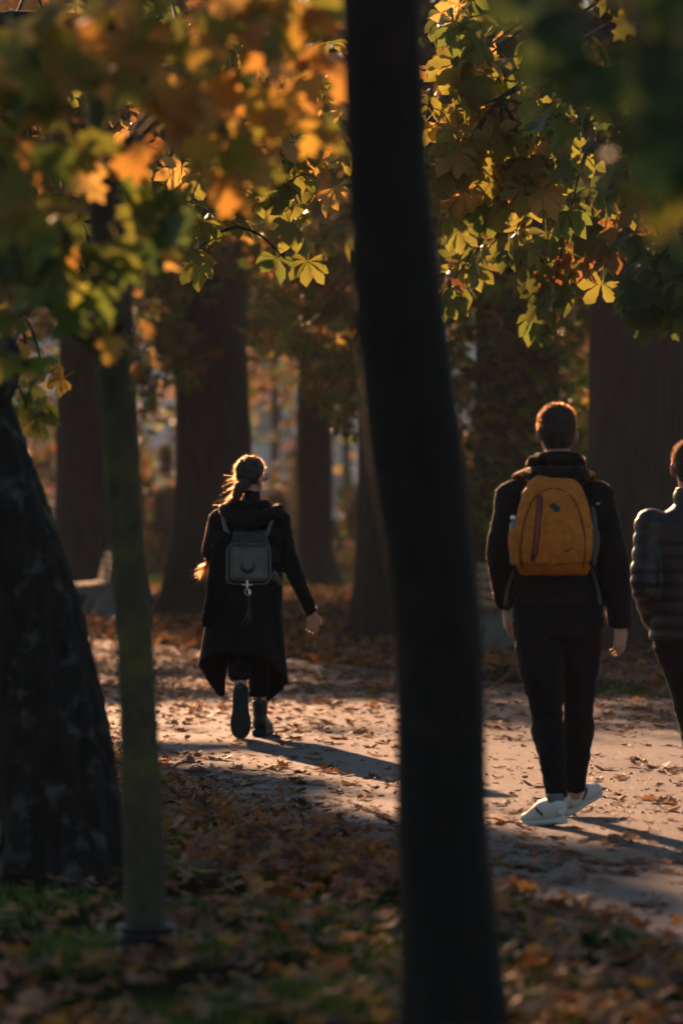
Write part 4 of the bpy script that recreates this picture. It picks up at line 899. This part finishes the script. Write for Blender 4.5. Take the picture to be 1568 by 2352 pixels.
# --- man with the ochre backpack
MY = 16.35; MO = (at(1062.2 + .4441 * 490, 1196, MY)[0], MY, .012)
man = thing('person', 'man seen from behind in black hooded jacket, black trousers and white sneakers, mid stride', 'person', MO)
hd, HM, hk = head_vf((-.003, .035, 1.552), R(4), .222, 1.02, (-.02, -.005, 1.43))
LA = [(-.19, 0, 1.40), (-.246, -.03, 1.15), (-.215, .10, .93)]; RA = [(.16, 0, 1.40), (.232, -.035, 1.13), (.262, -.02, .86)]
torso = limb([(0, 0, .86, .15, .10), (0, 0, 1.0, .14, .095), (-.01, 0, 1.2, .16, .105), (-.02, 0, 1.36, .165, .095), (-.02, 0, 1.44, .09, .07), (-.02, 0, 1.47, .055, .05)], 3, 20, flat=True)
def arm(A, r): return limb([(*A[0], r[0]), (*((np.array(A[0]) * .5 + np.array(A[1]) * .5)), r[1]), (*A[1], r[2]), (*((np.array(A[1]) * .5 + np.array(A[2]) * .5)), r[3]), (*A[2], r[4])], 3, 16)
legL = [(-.085, 0, .90, .09), (-.075, -.02, .70, .078), (-.045, .03, .46, .055), (-.035, -.06, .33, .052), (-.012, -.15, .09, .035)]
legR = [(.085, 0, .90, .09), (.093, .06, .66, .075), (.098, .18, .41, .054), (.094, .26, .28, .052), (.09, .36, .09, .035)]
body_sh = hd + [torso, arm(LA, (.05, .045, .04, .036, .026)), arm(RA, (.05, .045, .04, .036, .026)), limb(legL, 4), limb(legR, 4)]
body_sh += hand((-.213, .115, .915), (.05, .25, -1), (.9, .1, .2), 1, .55) + hand((.263, -.018, .845), (.02, .12, -1), (-.75, .65, 0), 1, .6)
fused('body', body_sh, .0055, M['skin'], man, 3)
short_hair(man, HM, hk, 1.02, 3, 'short dark brown hair')
for s in (-1, 1): part('eye', xf(ball((s * .031, .083, .118), .0115, 8), HM), M['eye'], man)
jk = [limb([(-.002, 0, .915, .188, .125), (-.002, -.003, .95, .19, .128), (-.008, -.004, 1.06, .183, .125), (-.015, -.004, 1.22, .196, .128), (-.02, -.002, 1.34, .205, .118), (-.022, 0, 1.42, .175, .098), (-.02, .005, 1.47, .10, .08), (-.018, .012, 1.51, .068, .066)], 4, 28, flat=True),
      arm(LA, (.075, .066, .06, .055, .044)), arm(RA, (.078, .068, .062, .058, .05)), limb([(*RA[2], .049), (.262, -.018, .835, .047)], 2), ball(LA[0], (.072, .08, .06)), ball(RA[0], (.075, .08, .06))]
jacket = fused('jacket', jk, .008, M['jersey'], man, 5, wr(9, 9, 16, .006, 2)); jacket['label'] = 'black hooded jacket'; fuzz(jacket, 12000, .005, .0004, 1)
hood = [limb([(-.115, -.01, 1.46, .028), (-.11, -.075, 1.475, .034, .042), (-.06, -.125, 1.475, .04, .055), (0, -.14, 1.47, .042, .06), (.06, -.125, 1.475, .04, .055), (.09, -.07, 1.48, .034, .042), (.088, .0, 1.47, .028)], 4, 14, ref=(0, 0, 1)),
        limb([(-.09, .06, 1.50, .026), (-.098, -.04, 1.535, .028, .036), (-.05, -.078, 1.55, .028, .04), (0, -.086, 1.553, .028, .04), (.05, -.078, 1.55, .028, .04), (.083, -.04, 1.535, .028, .036), (.075, .06, 1.50, .026)], 4, 14, ref=(0, 0, 1))]
fuzz(fused('hood', hood, .008, M['black_cloth'], jacket, 5, wr(16, 16, 22, .007, 9)), 7000, .005, .0005, 4)
tr = [limb([(0, 0, .80, .17, .12), (0, 0, .88, .188, .125), (0, 0, .95, .175, .118)], 3, 24, flat=True),
      limb([(-.09, 0, .86, .105), (-.077, -.02, .70, .095), (-.056, .0, .56, .08), (-.042, .03, .45, .066), (-.042, .005, .39, .069), (-.03, -.06, .32, .06), (-.02, -.12, .2, .048), (-.012, -.15, .118, .043)], 4, 18),
      limb([(.09, 0, .86, .105), (.092, .05, .70, .09), (.095, .10, .57, .073), (.098, .15, .46, .064), (.098, .19, .38, .068), (.095, .24, .29, .06), (.092, .29, .2, .052), (.09, .33, .125, .047)], 4, 18)]
fused('trousers', tr, .0075, M['trousers'], man, 4, wr(10, 10, 17, .006, 5))
sneaker(man, (.005, -.205, .012), R(30), R(-7))
sneaker(man, (.062, .36, .005), R(-32), R(16))

# the ochre backpack
BK = (MO[0] - .026, MO[1] - .12, MO[2] + 1.06)
bp = thing('backpack', 'ochre canvas backpack with dark vertical zip, black diamond patch and small logo', 'backpack', BK)
def bring(z, w, d, yo=0): return (0, -d / 2 + .02 + yo, z, w, d / 2)
prof = [bring(-.002, .128, .06), bring(.004, .142, .10), bring(.05, .160, .15), bring(.10, .173, .17), bring(.16, .174, .175), bring(.24, .157, .17), bring(.32, .138, .15), bring(.37, .118, .125), bring(.405, .092, .10), bring(.43, .058, .07), bring(.437, .02, .03)]
fused('pack_body', [limb(prof, 4, 30, flat=True, p=3.0)], .006, M['ochre'], bp, 2, wr(9, 9, 12, .005, 31))
def fy(x, z):                                           # front surface of the pack
    P_ = np.array([(q[2], q[3], q[4]) for q in prof]); w_ = np.interp(z, P_[:, 0], P_[:, 1]); d_ = np.interp(z, P_[:, 0], P_[:, 2])
    return .02 - d_ - d_ * max(0, 1 - (min(abs(x) / w_, .98)) ** 3) ** (1 / 3)
def strip(pts, r, name, mat, parent, off=.004, rf=None):
    P_ = smooth_path(np.array([(x, 0, z) for x, z in pts]), 6); P_[:, 1] = [fy(x, z) - off for x, _, z in P_]
    return part(name, loft(P_, r, rf or r, n=10, ref=(1, 0, 0)), mat, parent)
arch = [(-.135, .03), (-.142, .12), (-.128, .22), (-.095, .31), (-.045, .355), (.01, .362), (.065, .335), (.10, .27), (.122, .18), (.126, .09), (.118, .03)]
strip(arch, .004, 'seam_piping', M['ochre_dark'], bp, .002)
strip([(-.15, .052), (-.05, .045), (.05, .048), (.15, .056)], .003, 'seam_piping', M['ochre_dark'], bp, .001)
strip([(-.060, .335), (-.068, .25), (-.078, .15), (-.090, .06)], .0135, 'zip_tape', M['zip_tape'], bp, .002, .004)
strip([(-.066, .30), (-.071, .24), (-.079, .15), (-.088, .085)], .0048, 'zip', M['zip_red'], bp, .006, .003)
strip([(-.064, .325), (-.066, .305)], .004, 'zip_pull', M['zip_red'], bp, .010, .003)
dz, dx = .282, .0
part('diamond_patch', (np.array([(dx - .026, fy(dx - .026, dz + .008) - .007, dz + .008), (dx - .006, fy(dx, dz) - .007, dz + .024), (dx + .026, fy(dx + .026, dz - .006) - .007, dz - .004), (dx + .008, fy(dx, dz) - .007, dz - .026)]), [(0, 1, 2, 3)]), M['patch'], bp, False, solid=.003)
lx, lz = .055, .105
lo = [(-.016, -.001), (-.010, -.010), (-.002, -.008), (.017, .011), (.014, .012), (-.003, .0), (-.008, .0), (-.010, .008), (-.013, .008)]
part('logo', (np.array([(lx + a, fy(lx + a, lz + b) - .006, lz + b) for a, b in lo]), [tuple(range(len(lo)))]), M['patch'], bp, False, solid=.002)
for s in (-1, 1):
    part('side_pocket', limb([(s * .158, -.06, .04, .016, .06), (s * .166, -.06, .12, .026, .068), (s * .165, -.06, .18, .026, .066), (s * .164, -.06, .19, .022, .06)], 3, 16, flat=True), M['mesh_pocket'] if s > 0 else M['ochre'], bp)
part('mesh_panel', limb([(.166, -.05, .16, .016, .05), (.163, -.05, .24, .018, .05), (.155, -.05, .285, .014, .045)], 3, 14, flat=True), M['mesh_pocket'], bp)
for s in (-1, 1):
    part('shoulder_strap', limb([(s * .07, -.02, .38, .030, .012), (s * .11 + .015, .03, .432, .036, .009), (s * .135 + .015, .085, .438, .038, .009), (s * .145 + .01, .16, .415, .034, .009), (s * .14, .245, .33, .028, .009), (s * .135, .262, .2, .026, .009), (s * .15, .24, .08, .02, .008), (s * .16, .1, .02, .014, .006)], 4, 14, ref=(1, .25 * s, -.45 * s), p=3), M['ochre'], bp)
part('strap_badge', ball((.187, -.03, .30), (.012, .004, .004), 8), M['metal'], bp)
for s in (-1, 1): part('webbing', limb([(s * .16, .02, .03, .008, .003), (s * .19, .03, -.06, .008, .003), (s * .20, .01, -.13, .010, .003)], 3, 8), M['patch'], bp)
btl = thing('water_bottle', 'small clear bottle in the left side pocket of the ochre backpack', 'bottle', (BK[0] - .166, BK[1] - .05, BK[2] + .045))
part('bottle_body', limb([(0, 0, 0, .018), (0, 0, .01, .021), (0, 0, .15, .021), (0, 0, .17, .018), (0, 0, .185, .012)], 3, 18, flat=True), M['plastic_clear'], btl)
part('cap', limb([(0, 0, .183, .015), (0, 0, .19, .0155), (0, 0, .203, .0155), (0, 0, .206, .012)], 2, 16, flat=True), M['metal'], btl)

# --- man at the edge in the quilted jacket
QY = 16.9; QO = (at(1062.2 + .4441 * 1180, 1196, QY)[0], QY, .012)
man2 = thing('person', 'man in black quilted jacket and dark grey trousers, one hand in pocket', 'person', QO)
hd, HM2, hk2 = head_vf((0, .035, 1.415), R(-6), .218, 1.02, (0, -.005, 1.29))
LA2 = [(-.175, 0, 1.28), (-.208, -.07, 1.02), (-.155, .04, .83)]; RA2 = [(.175, 0, 1.28), (.215, -.06, 1.02), (.16, .05, .83)]
sh = hd + [limb([(0, 0, .76, .14, .10), (0, 0, .9, .135, .095), (0, 0, 1.1, .155, .10), (0, 0, 1.24, .16, .09), (0, 0, 1.31, .085, .07), (0, 0, 1.34, .055, .05)], 3, 20, flat=True), arm(LA2, (.05, .045, .04, .036, .026)), arm(RA2, (.05, .045, .04, .036, .026)),
           limb([(-.075, 0, .80, .08), (-.03, -.02, .63, .07), (-.006, .0, .48, .055), (.014, -.07, .33, .045), (.026, -.14, .2, .04), (.032, -.19, .09, .035)], 4), limb([(.08, 0, .80, .09), (.085, .08, .6, .070), (.09, .19, .42, .054), (.09, .26, .27, .05), (.09, .32, .09, .035)], 4)]
sh += hand((-.15, .05, .825), (.25, .5, -1), (.9, -.2, .2), 1, .3) + hand((.156, .06, .825), (-.25, .5, -1), (-.9, -.2, .2), -1, .3)
fused('body', sh, .0055, M['skin'], man2, 3)
short_hair(man2, HM2, hk2, 1.02, 8, 'short dark hair')
for s in (-1, 1): part('eye', xf(ball((s * .03, .081, .116), .0113, 8), HM2), M['eye'], man2)
qj = [limb([(0, 0, .77, .185, .125), (0, 0, .86, .19, .13), (0, 0, 1.0, .19, .13), (0, 0, 1.15, .20, .13), (0, 0, 1.25, .195, .115), (0, 0, 1.31, .15, .095), (0, .005, 1.345, .088, .085), (0, .01, 1.40, .076, .08), (0, .012, 1.435, .072, .076)], 4, 28, flat=True), arm(LA2, (.075, .07, .066, .062, .05)), arm(RA2, (.075, .07, .066, .062, .05)), ball(LA2[0], (.075, .08, .062)), ball(RA2[0], (.075, .08, .062))]
def quilt(v): return .007 * abs(math.sin(math.pi * (v[2] + .25 * abs(v[0]) * (abs(v[0]) > .2)) / .062)) - .004 + .003 * noise.noise(Vector(v) * 14)
qjk = fused('quilted_jacket', qj, .0075, M['puffer'], man2, 4, quilt)
part('back_strap', limb([(.03, -.118, 1.32, .02, .004), (.03, -.142, 1.2, .02, .004), (.03, -.144, 1.0, .02, .004)], 3, 8, flat=False), M['patch'], qjk)
fused('trousers', [limb([(0, 0, .70, .155, .115), (0, 0, .79, .175, .12), (0, 0, .85, .165, .115)], 3, 22, flat=True), limb([(-.075, 0, .76, .10), (-.03, -.02, .63, .09), (-.012, .0, .53, .078), (.0, .0, .44, .068), (.014, -.07, .33, .063), (.026, -.14, .2, .056), (.032, -.19, .09, .055)], 4, 18),
                   limb([(.08, 0, .76, .10), (.085, .08, .6, .088), (.09, .19, .42, .07), (.09, .25, .27, .062), (.09, .31, .09, .056)], 4, 18)], .0075, M['trousers'], man2, 4, wr(10, 10, 17, .006, 15))
part('wrist_watch', limb([(-.168, .03, .865, .036, .03), (-.163, .034, .85, .036, .03)], 2, 16), M['metal'], man2)
sneaker(man2, (.028, -.235, .05), R(8), R(-24)); sneaker(man2, (.09, .26, .0), R(-10), R(4))

# --- woman in the long coat
WY = 22.83; WO = (at((700 + 560 / 1.8971) / 1.7417, 1196, WY)[0], WY, .012)
wom = thing('person', 'woman in a long black coat with pointed hems and black boots, hair tied back', 'person', WO)
hd, HW, hkw = head_vf((.012, .03, 1.432), R(-30), .212, .95, (.0, .0, 1.34), R(2))
LAw = [(-.165, 0, 1.305), (-.215, -.05, 1.10), (-.13, .17, 1.13)]; RAw = [(.175, 0, 1.305), (.245, .0, 1.04), (.372, .06, .745)]
sh = hd + [limb([(0, 0, .78, .145, .10), (0, 0, .95, .12, .085), (0, 0, 1.15, .135, .09), (0, 0, 1.28, .145, .08), (0, 0, 1.35, .07, .06), (0, 0, 1.38, .045, .045)], 3, 20, flat=True), arm(LAw, (.042, .038, .035, .03, .022)), arm(RAw, (.042, .038, .035, .03, .022)),
           limb([(-.075, 0, .82, .085), (-.065, .07, .62, .07), (-.06, .13, .46, .05), (-.052, .0, .39, .048), (-.045, -.13, .31, .036)], 4), limb([(.075, 0, .82, .085), (.068, .05, .62, .07), (.062, .1, .45, .05), (.06, .10, .3, .046), (.062, .10, .13, .033)], 4)]
sh += hand((-.115, .20, 1.14), (.6, .8, .1), (0, -.2, -1), 1, .5) + hand((.377, .062, .735), (.05, .3, -1), (-.35, .9, .2), 1, .62)
fused('body', sh, .005, M['skin'], wom, 3)
g = np.random.default_rng(44)
hr = xf(limb([(0, -.030, .075, .052, .05), (0, -.03, .10, .066, .07), (0, -.024, .125, .076, .084), (0, -.014, .155, .08, .094), (0, -.008, .185, .078, .097), (0, -.006, .212, .064, .08), (0, -.006, .232, .04, .05), (0, -.006, .24, .013, .016)], 3, 26, flat=True), HW)
def wp(cx, cy, y): return ((cx - 560) / 1276.6, y, (2235 - cy) / 1276.6)
pony = limb([(*wp(545, 300, -.055), .034), (*wp(500, 330, -.085), .034), (*wp(478, 380, -.085), .03), (*wp(455, 430, -.07), .027), (*wp(410, 470, -.04), .022), (*wp(375, 490, .02), .016), (*wp(350, 500, .06), .008)], 4, 14)
hair = fused('hair', [hr, pony], .005, M['hair_solid'], wom, 2, wr(70, 70, 30, .003, 3)); hair['label'] = 'dark hair tied in a low tail'
part('hair_tie', limb([(*wp(520, 305, -.072), .036), (*wp(508, 318, -.08), .036)], 2, 14), M['zip_tape'], hair)
me = hair.data; n = len(me.vertices); co = np.empty(n * 3, np.float32); me.vertices.foreach_get('co', co); co = co.reshape(-1, 3); no = np.empty(n * 3, np.float32); me.vertices.foreach_get('normal', no); no = no.reshape(-1, 3)
ix = g.integers(0, n, 5200); d = no[ix] * .45 + g.normal(0, .3, (len(ix), 3)) + np.array([-.25, .1, -.1])
blades(co[ix], d, g.uniform(.008, .02, len(ix)), .0009, M['hair'], 'hair_strands', hair, .3, 4, 7, .4)
side = np.where(co[:, 0] < -.07)[0]; ix = side[g.integers(0, len(side), 420)]; d = np.stack([-g.uniform(.3, 1, len(ix)), g.normal(.1, .4, len(ix)), g.normal(-.25, .4, len(ix))], 1)
blades(co[ix], d, g.uniform(.012, .042, len(ix)), .0009, M['hair'], 'loose_strands', hair, .2, 6, 8, .95)
rt = np.array([wp(265 + g.uniform(-22, 22), 895 + g.uniform(-12, 16), .10 + g.normal(0, .015)) for _ in range(420)]); d = np.stack([-.62 + g.normal(0, .17, 420), g.normal(0, .15, 420), -.75 + g.normal(0, .12, 420)], 1)
blades(rt, d, g.uniform(.05, .125, 420), .0022, M['hair'], 'loose_hair_end', hair, .05, 4, 9, .22)
gl = []
for s in (-1, 1):
    a = np.linspace(0, 2 * math.pi, 17); gl.append(loft(np.stack([s * .034 + .025 * np.cos(a), 0 * a + .108, .112 + .021 * np.sin(a)], 1), .0016, n=6, ref=(0, 1, .01)))
    gl.append(branch_vf([(s * .059, .106, .116), (s * .072, .05, .116), (s * .075, -.01, .112)], .0016, .0016, 6))
gl.append(branch_vf([(-.009, .108, .116), (0, .111, .119), (.009, .108, .116)], .0015, .0015, 6))
gls = part('glasses', xf(join(gl), HW), M['metal'], wom)
for s in (-1, 1): part('lens', xf(loft([(s * .034, .107, .112), (s * .034, .1075, .112)], .0235, .0195, n=18, ref=(1, 0, 0)), HW), M['glass_lens'], gls)
for s in (-1, 1): part('eye', xf(ball((s * .03, .077, .112), .011, 8), HW), M['eye'], wom)
ct = [limb([(0, -.002, .90, .20, .135), (0, -.002, 1.0, .198, .132), (.003, -.002, 1.12, .195, .128), (.005, 0, 1.22, .198, .124), (.006, 0, 1.3, .19, .112), (.006, 0, 1.35, .15, .092), (.006, 0, 1.385, .085, .072), (.008, .002, 1.42, .064, .066), (.01, .004, 1.455, .058, .06), (.01, .006, 1.465, .052, .055)], 4, 28, flat=True),
      limb([(*LAw[0], .072), (-.192, -.02, 1.21, .062), (*LAw[1], .06), (-.19, .05, 1.11, .053), (-.12, .18, 1.13, .045)], 4, 16), limb([(*RAw[0], .07), (.205, 0, 1.2, .058), (*RAw[1], .053), (.305, .03, .90, .046), (.365, .06, .76, .039), (.377, .064, .735, .037)], 4, 16), ball(LAw[0], (.065, .075, .055)), ball(RAw[0], (.065, .075, .055))]
coat = fused('coat', ct, .0075, M['black_cloth'], wom, 5, wr(9, 9, 15, .0065, 6)); coat['label'] = 'long black coat with hood'; fuzz(coat, 13000, .006, .0005, 2)
hood = [limb([(*wp(375, 500, .03), .03), (*wp(380, 510, -.07), .032), (*wp(440, 555, -.125), .036, .05), (*wp(570, 590, -.15), .038, .065), (*wp(700, 550, -.125), .036, .05), (*wp(780, 505, -.06), .032), (*wp(775, 495, .03), .03)], 5, 14, ref=(0, 0, 1)),
        limb([(*wp(430, 470, .03), .026), (*wp(440, 468, -.05), .028), (*wp(570, 480, -.09), .03, .04), (*wp(680, 470, -.05), .028), (*wp(690, 465, .03), .026)], 5, 12, ref=(0, 0, 1)),
        limb([(*wp(570, 520, -.12), .07, .02), (*wp(575, 600, -.15), .085, .022), (*wp(580, 650, -.145), .05, .02)], 3, 16)]
fuzz(fused('hood', hood, .0075, M['knit'], coat, 4, wr(18, 18, 30, .006, 8)), 7000, .006, .0006, 5)
hem = np.array([(-.125, .17, .43), (-.150, .175, .30), (-.168, .17, .231), (-.235, .13, .315), (-.286, .05, .395), (-.268, -.05, .47), (-.19, -.13, .505), (-.08, -.175, .507), (.02, -.18, .50), (.10, -.165, .475), (.165, -.12, .43), (.21, -.05, .36), (.227, .04, .317), (.20, .11, .285), (.14, .16, .23), (.082, .175, .184), (.06, .17, .26), (.045, .165, .40)])
hem = smooth_path(hem, 3); nh = len(hem)
ang = np.linspace(R(118), R(422), nh); top = np.stack([.2 * np.cos(ang), .137 * np.sin(ang), np.full(nh, 1.0)], 1)
rows_ = 22; V = []; F = []
for i in range(rows_):
    t = i / (rows_ - 1); te = t ** .9
    for j in range(nh):
        p = top[j] * (1 - te) + hem[j] * te; rad = np.array([p[0], p[1], 0]); rad /= np.linalg.norm(rad) + 1e-6
        fold = (.016 * math.sin(j * .95 + .6) + .010 * math.sin(j * 1.9 + 1.1 + t)) * t * math.sin(math.pi * min(1, t * .8)); V.append(p + rad * fold)
for i in range(rows_ - 1):
    for j in range(nh - 1): F.append((i * nh + j, i * nh + j + 1, (i + 1) * nh + j + 1, (i + 1) * nh + j))
part('coat_skirt', (V, F), M['black_cloth'], coat, solid=.007)
fused('trousers', [limb([(0, 0, .76, .15, .11), (0, 0, .86, .16, .115), (0, 0, .95, .14, .1)], 3, 22, flat=True), limb([(-.075, 0, .80, .095), (-.068, .06, .62, .082), (-.062, .12, .49, .068), (-.058, .04, .425, .066), (-.056, -.07, .375, .064), (-.056, -.08, .36, .062)], 4, 18), limb([(.075, 0, .80, .095), (.07, .05, .62, .08), (.062, .09, .45, .064), (.058, .1, .3, .06), (.058, .1, .238, .06)], 4, 18)], .007, M['black_cloth'], wom, 3, wr(11, 11, 18, .005, 25))
boot(wom, (-.043, -.165, .282), R(3), R(-86), [(-.043, -.13, .26, .042, .046), (-.044, -.125, .275, .042, .044), (-.046, -.11, .295, .043, .043)])
boot(wom, (.062, .055, .0), R(-6), 0, None)

# --- the black leather backpack with the crescent
LB = (WO[0], WO[1] - .13, WO[2] + .915)
lb = thing('backpack', 'small black leather backpack with crescent moon flap, clasp and tassel', 'backpack', LB)
def lbp(cx, cy, y): return ((cx - 560) / 1276.6, y, (2235 - cy) / 1276.6 - .915)
fused('bag_body', [limb([(.004, -.055, .005, .115, .045), (.004, -.058, .02, .128, .056), (.004, -.058, .10, .130, .06), (.004, -.058, .2, .128, .056), (.010, -.05, .25, .108, .046), (.012, -.042, .30, .10, .036), (.012, -.036, .315, .085, .025)], 4, 26, flat=True, p=4)], .006, M['leather_dark'], lb, 2, wr(14, 14, 14, .004, 2))
fl = []
Vf = []; Ff = []
nx, nz = 15, 14
for i in range(nz):
    for j in range(nx):
        u, v = j / (nx - 1) * 2 - 1, i / (nz - 1); hw = .106 if v > .12 else .106 * (1 - .18 * (1 - v / .12) ** 2)
        x = .008 + u * hw; z = .026 + v * .197; y = -.125 - .006 * (1 - u * u) + .003 * noise.noise(Vector((x * 26, z * 60, 1))) + (.012 * (v - .8) / .2 if v > .8 else 0); Vf.append((x, y, z))
for i in range(nz - 1):
    for j in range(nx - 1): Ff.append((i * nx + j, i * nx + j + 1, (i + 1) * nx + j + 1, (i + 1) * nx + j))
flap = part('flap', (Vf, Ff), M['leather'], lb, solid=.005, label='leather front flap with its grey sheen painted in')
def rrect(cx, cz, hw, hh, r, y):
    P_ = []
    for (sx, sz, a0) in ((1, 1, 0), (-1, 1, 90), (-1, -1, 180), (1, -1, 270)):
        for a in np.linspace(R(a0), R(a0 + 90), 5): P_.append((cx + sx * (hw - r) + r * math.cos(a), y, cz + sz * (hh - r) + r * math.sin(a)))
    P_.append(P_[0]); return np.array(P_)
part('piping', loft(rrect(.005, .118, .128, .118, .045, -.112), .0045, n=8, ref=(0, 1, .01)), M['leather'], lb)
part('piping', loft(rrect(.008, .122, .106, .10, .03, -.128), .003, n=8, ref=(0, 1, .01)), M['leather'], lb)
st_me = mk_mesh('stitch', *box((0, 0, 0), (.004, .002, .009)), M['patch'], False)
for s in (-1, 1):
    for i in range(11): link('stitch', st_me, flap, (.008 + s * .088, -.1315, .05 + i * .0145))
mo = []; a1 = np.linspace(R(62), R(-242), 30)
ro, ri, off = .043, .036, .013
out_ = [(ro * math.cos(a), ro * math.sin(a)) for a in a1]
a0 = math.atan2(out_[0][1] - off, out_[0][0]); a2 = math.atan2(out_[-1][1] - off, out_[-1][0]) - 2 * math.pi
r_ = math.hypot(out_[0][0], out_[0][1] - off); inn = [(r_ * math.cos(a), off + r_ * math.sin(a)) for a in np.linspace(a0, a2, 30)]
V = [(x, -.139, z + .107) for x, z in out_] + [(x, -.139, z + .107) for x, z in inn]; F = [(i, i + 1, 31 + i, 30 + i) for i in range(29)]
part('crescent_emblem', (V, F), M['leather_dark'], lb, solid=.006)
part('clasp', join([box((-.003, -.128, .0), (.014, .012, .05)), box((-.003, -.13, -.004), (.062, .008, .008))]), M['metal'], lb, False, bevel=.002)
a = np.linspace(0, 2 * math.pi, 19); part('ring', loft(np.stack([.002 + .019 * np.cos(a), 0 * a - .128, -.046 + .019 * np.sin(a)], 1), .0028, n=8, ref=(0, 1, .01)), M['metal'], lb)
part('snap_hook', limb([(.004, -.13, -.03, .006), (.01, -.13, -.055, .008), (.006, -.13, -.07, .006)], 3, 8), M['metal'], lb)
ts = [limb([(.006, -.13, -.06, .006), (.008, -.132, -.13, .007)], 3, 8)]
for i in range(9): ts.append(limb([(.006 + (i - 4) * .001, -.132 + .003 * (i % 3), -.11, .0026), (.006 + (i - 4) * .0025, -.136 + .005 * (i % 3), -.17, .0026), (.004 + (i - 4) * .0088 - .008, -.14 + .006 * (i % 3), -.245 + .012 * (i % 4), .0022)], 3, 6))
part('tassel', join(ts), M['leather_dark'], lb)
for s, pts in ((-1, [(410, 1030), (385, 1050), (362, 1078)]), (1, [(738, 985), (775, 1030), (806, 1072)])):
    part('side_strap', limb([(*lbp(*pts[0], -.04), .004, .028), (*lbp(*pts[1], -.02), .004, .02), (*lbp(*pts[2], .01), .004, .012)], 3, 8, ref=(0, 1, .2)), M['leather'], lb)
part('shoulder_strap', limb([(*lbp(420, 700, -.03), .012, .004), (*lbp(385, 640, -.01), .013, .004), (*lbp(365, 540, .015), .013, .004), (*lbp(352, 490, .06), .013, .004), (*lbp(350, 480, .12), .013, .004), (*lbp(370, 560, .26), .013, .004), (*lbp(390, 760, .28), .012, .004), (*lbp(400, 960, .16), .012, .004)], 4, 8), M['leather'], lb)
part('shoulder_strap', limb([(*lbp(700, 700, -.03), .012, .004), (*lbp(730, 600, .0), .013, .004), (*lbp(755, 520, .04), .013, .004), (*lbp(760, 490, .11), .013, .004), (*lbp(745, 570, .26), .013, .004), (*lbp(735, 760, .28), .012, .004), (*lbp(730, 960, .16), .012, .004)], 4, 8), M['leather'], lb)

# --- the cardigan draped over her arm
cd = thing('cardigan', 'dark knitted cardigan draped over the left arm of the woman, sleeve hanging down', 'clothing', (WO[0] - .2, WO[1] - .1, WO[2] + .66))
off_ = np.array([-.2, -.1, .66])
fused('sleeve', [limb([(*(np.array(wp(390, 705, -.13)) - off_), .05, .04), (*(np.array(wp(365, 760, -.155)) - off_), .055, .04), (*(np.array(wp(345, 900, -.15)) - off_), .058, .045), (*(np.array(wp(325, 1050, -.13)) - off_), .055, .042), (*(np.array(wp(285, 1230, -.10)) - off_), .045, .038), (*(np.array(wp(248, 1350, -.08)) - off_), .032, .03), (*(np.array(wp(240, 1392, -.08)) - off_), .026, .026)], 4, 18)], .007, M['knit'], cd, 3, wr(14, 14, 20, .007, 12))
fused('fold', [limb([(*(np.array(wp(395, 700, -.12)) - off_), .05, .03), (*(np.array(wp(330, 745, -.07)) - off_), .05, .035), (*(np.array(wp(295, 830, .0)) - off_), .05, .035), (*(np.array(wp(300, 900, .08)) - off_), .045, .03)], 4, 16)], .007, M['knit'], cd, 3, wr(14, 14, 20, .006, 13))

# ------------------------------------------------------------------ haze
m = bpy.data.materials.new('haze'); m.use_nodes = True; nt = m.node_tree; nt.nodes.clear()
pv = nt.nodes.new('ShaderNodeVolumePrincipled'); pv.inputs['Color'].default_value = (.80, .90, 1.0, 1); pv.inputs['Density'].default_value = .0003; pv.inputs['Anisotropy'].default_value = .35
om = nt.nodes.new('ShaderNodeOutputMaterial'); nt.links.new(pv.outputs[0], om.inputs['Volume'])
vf = box((0, 125, 12), (600, 350, 26)); hz_ = link('haze', mk_mesh('haze', vf[0], vf[1], m, False), kind='stuff'); hz_['label'] = 'thin autumn haze in the air of the park'
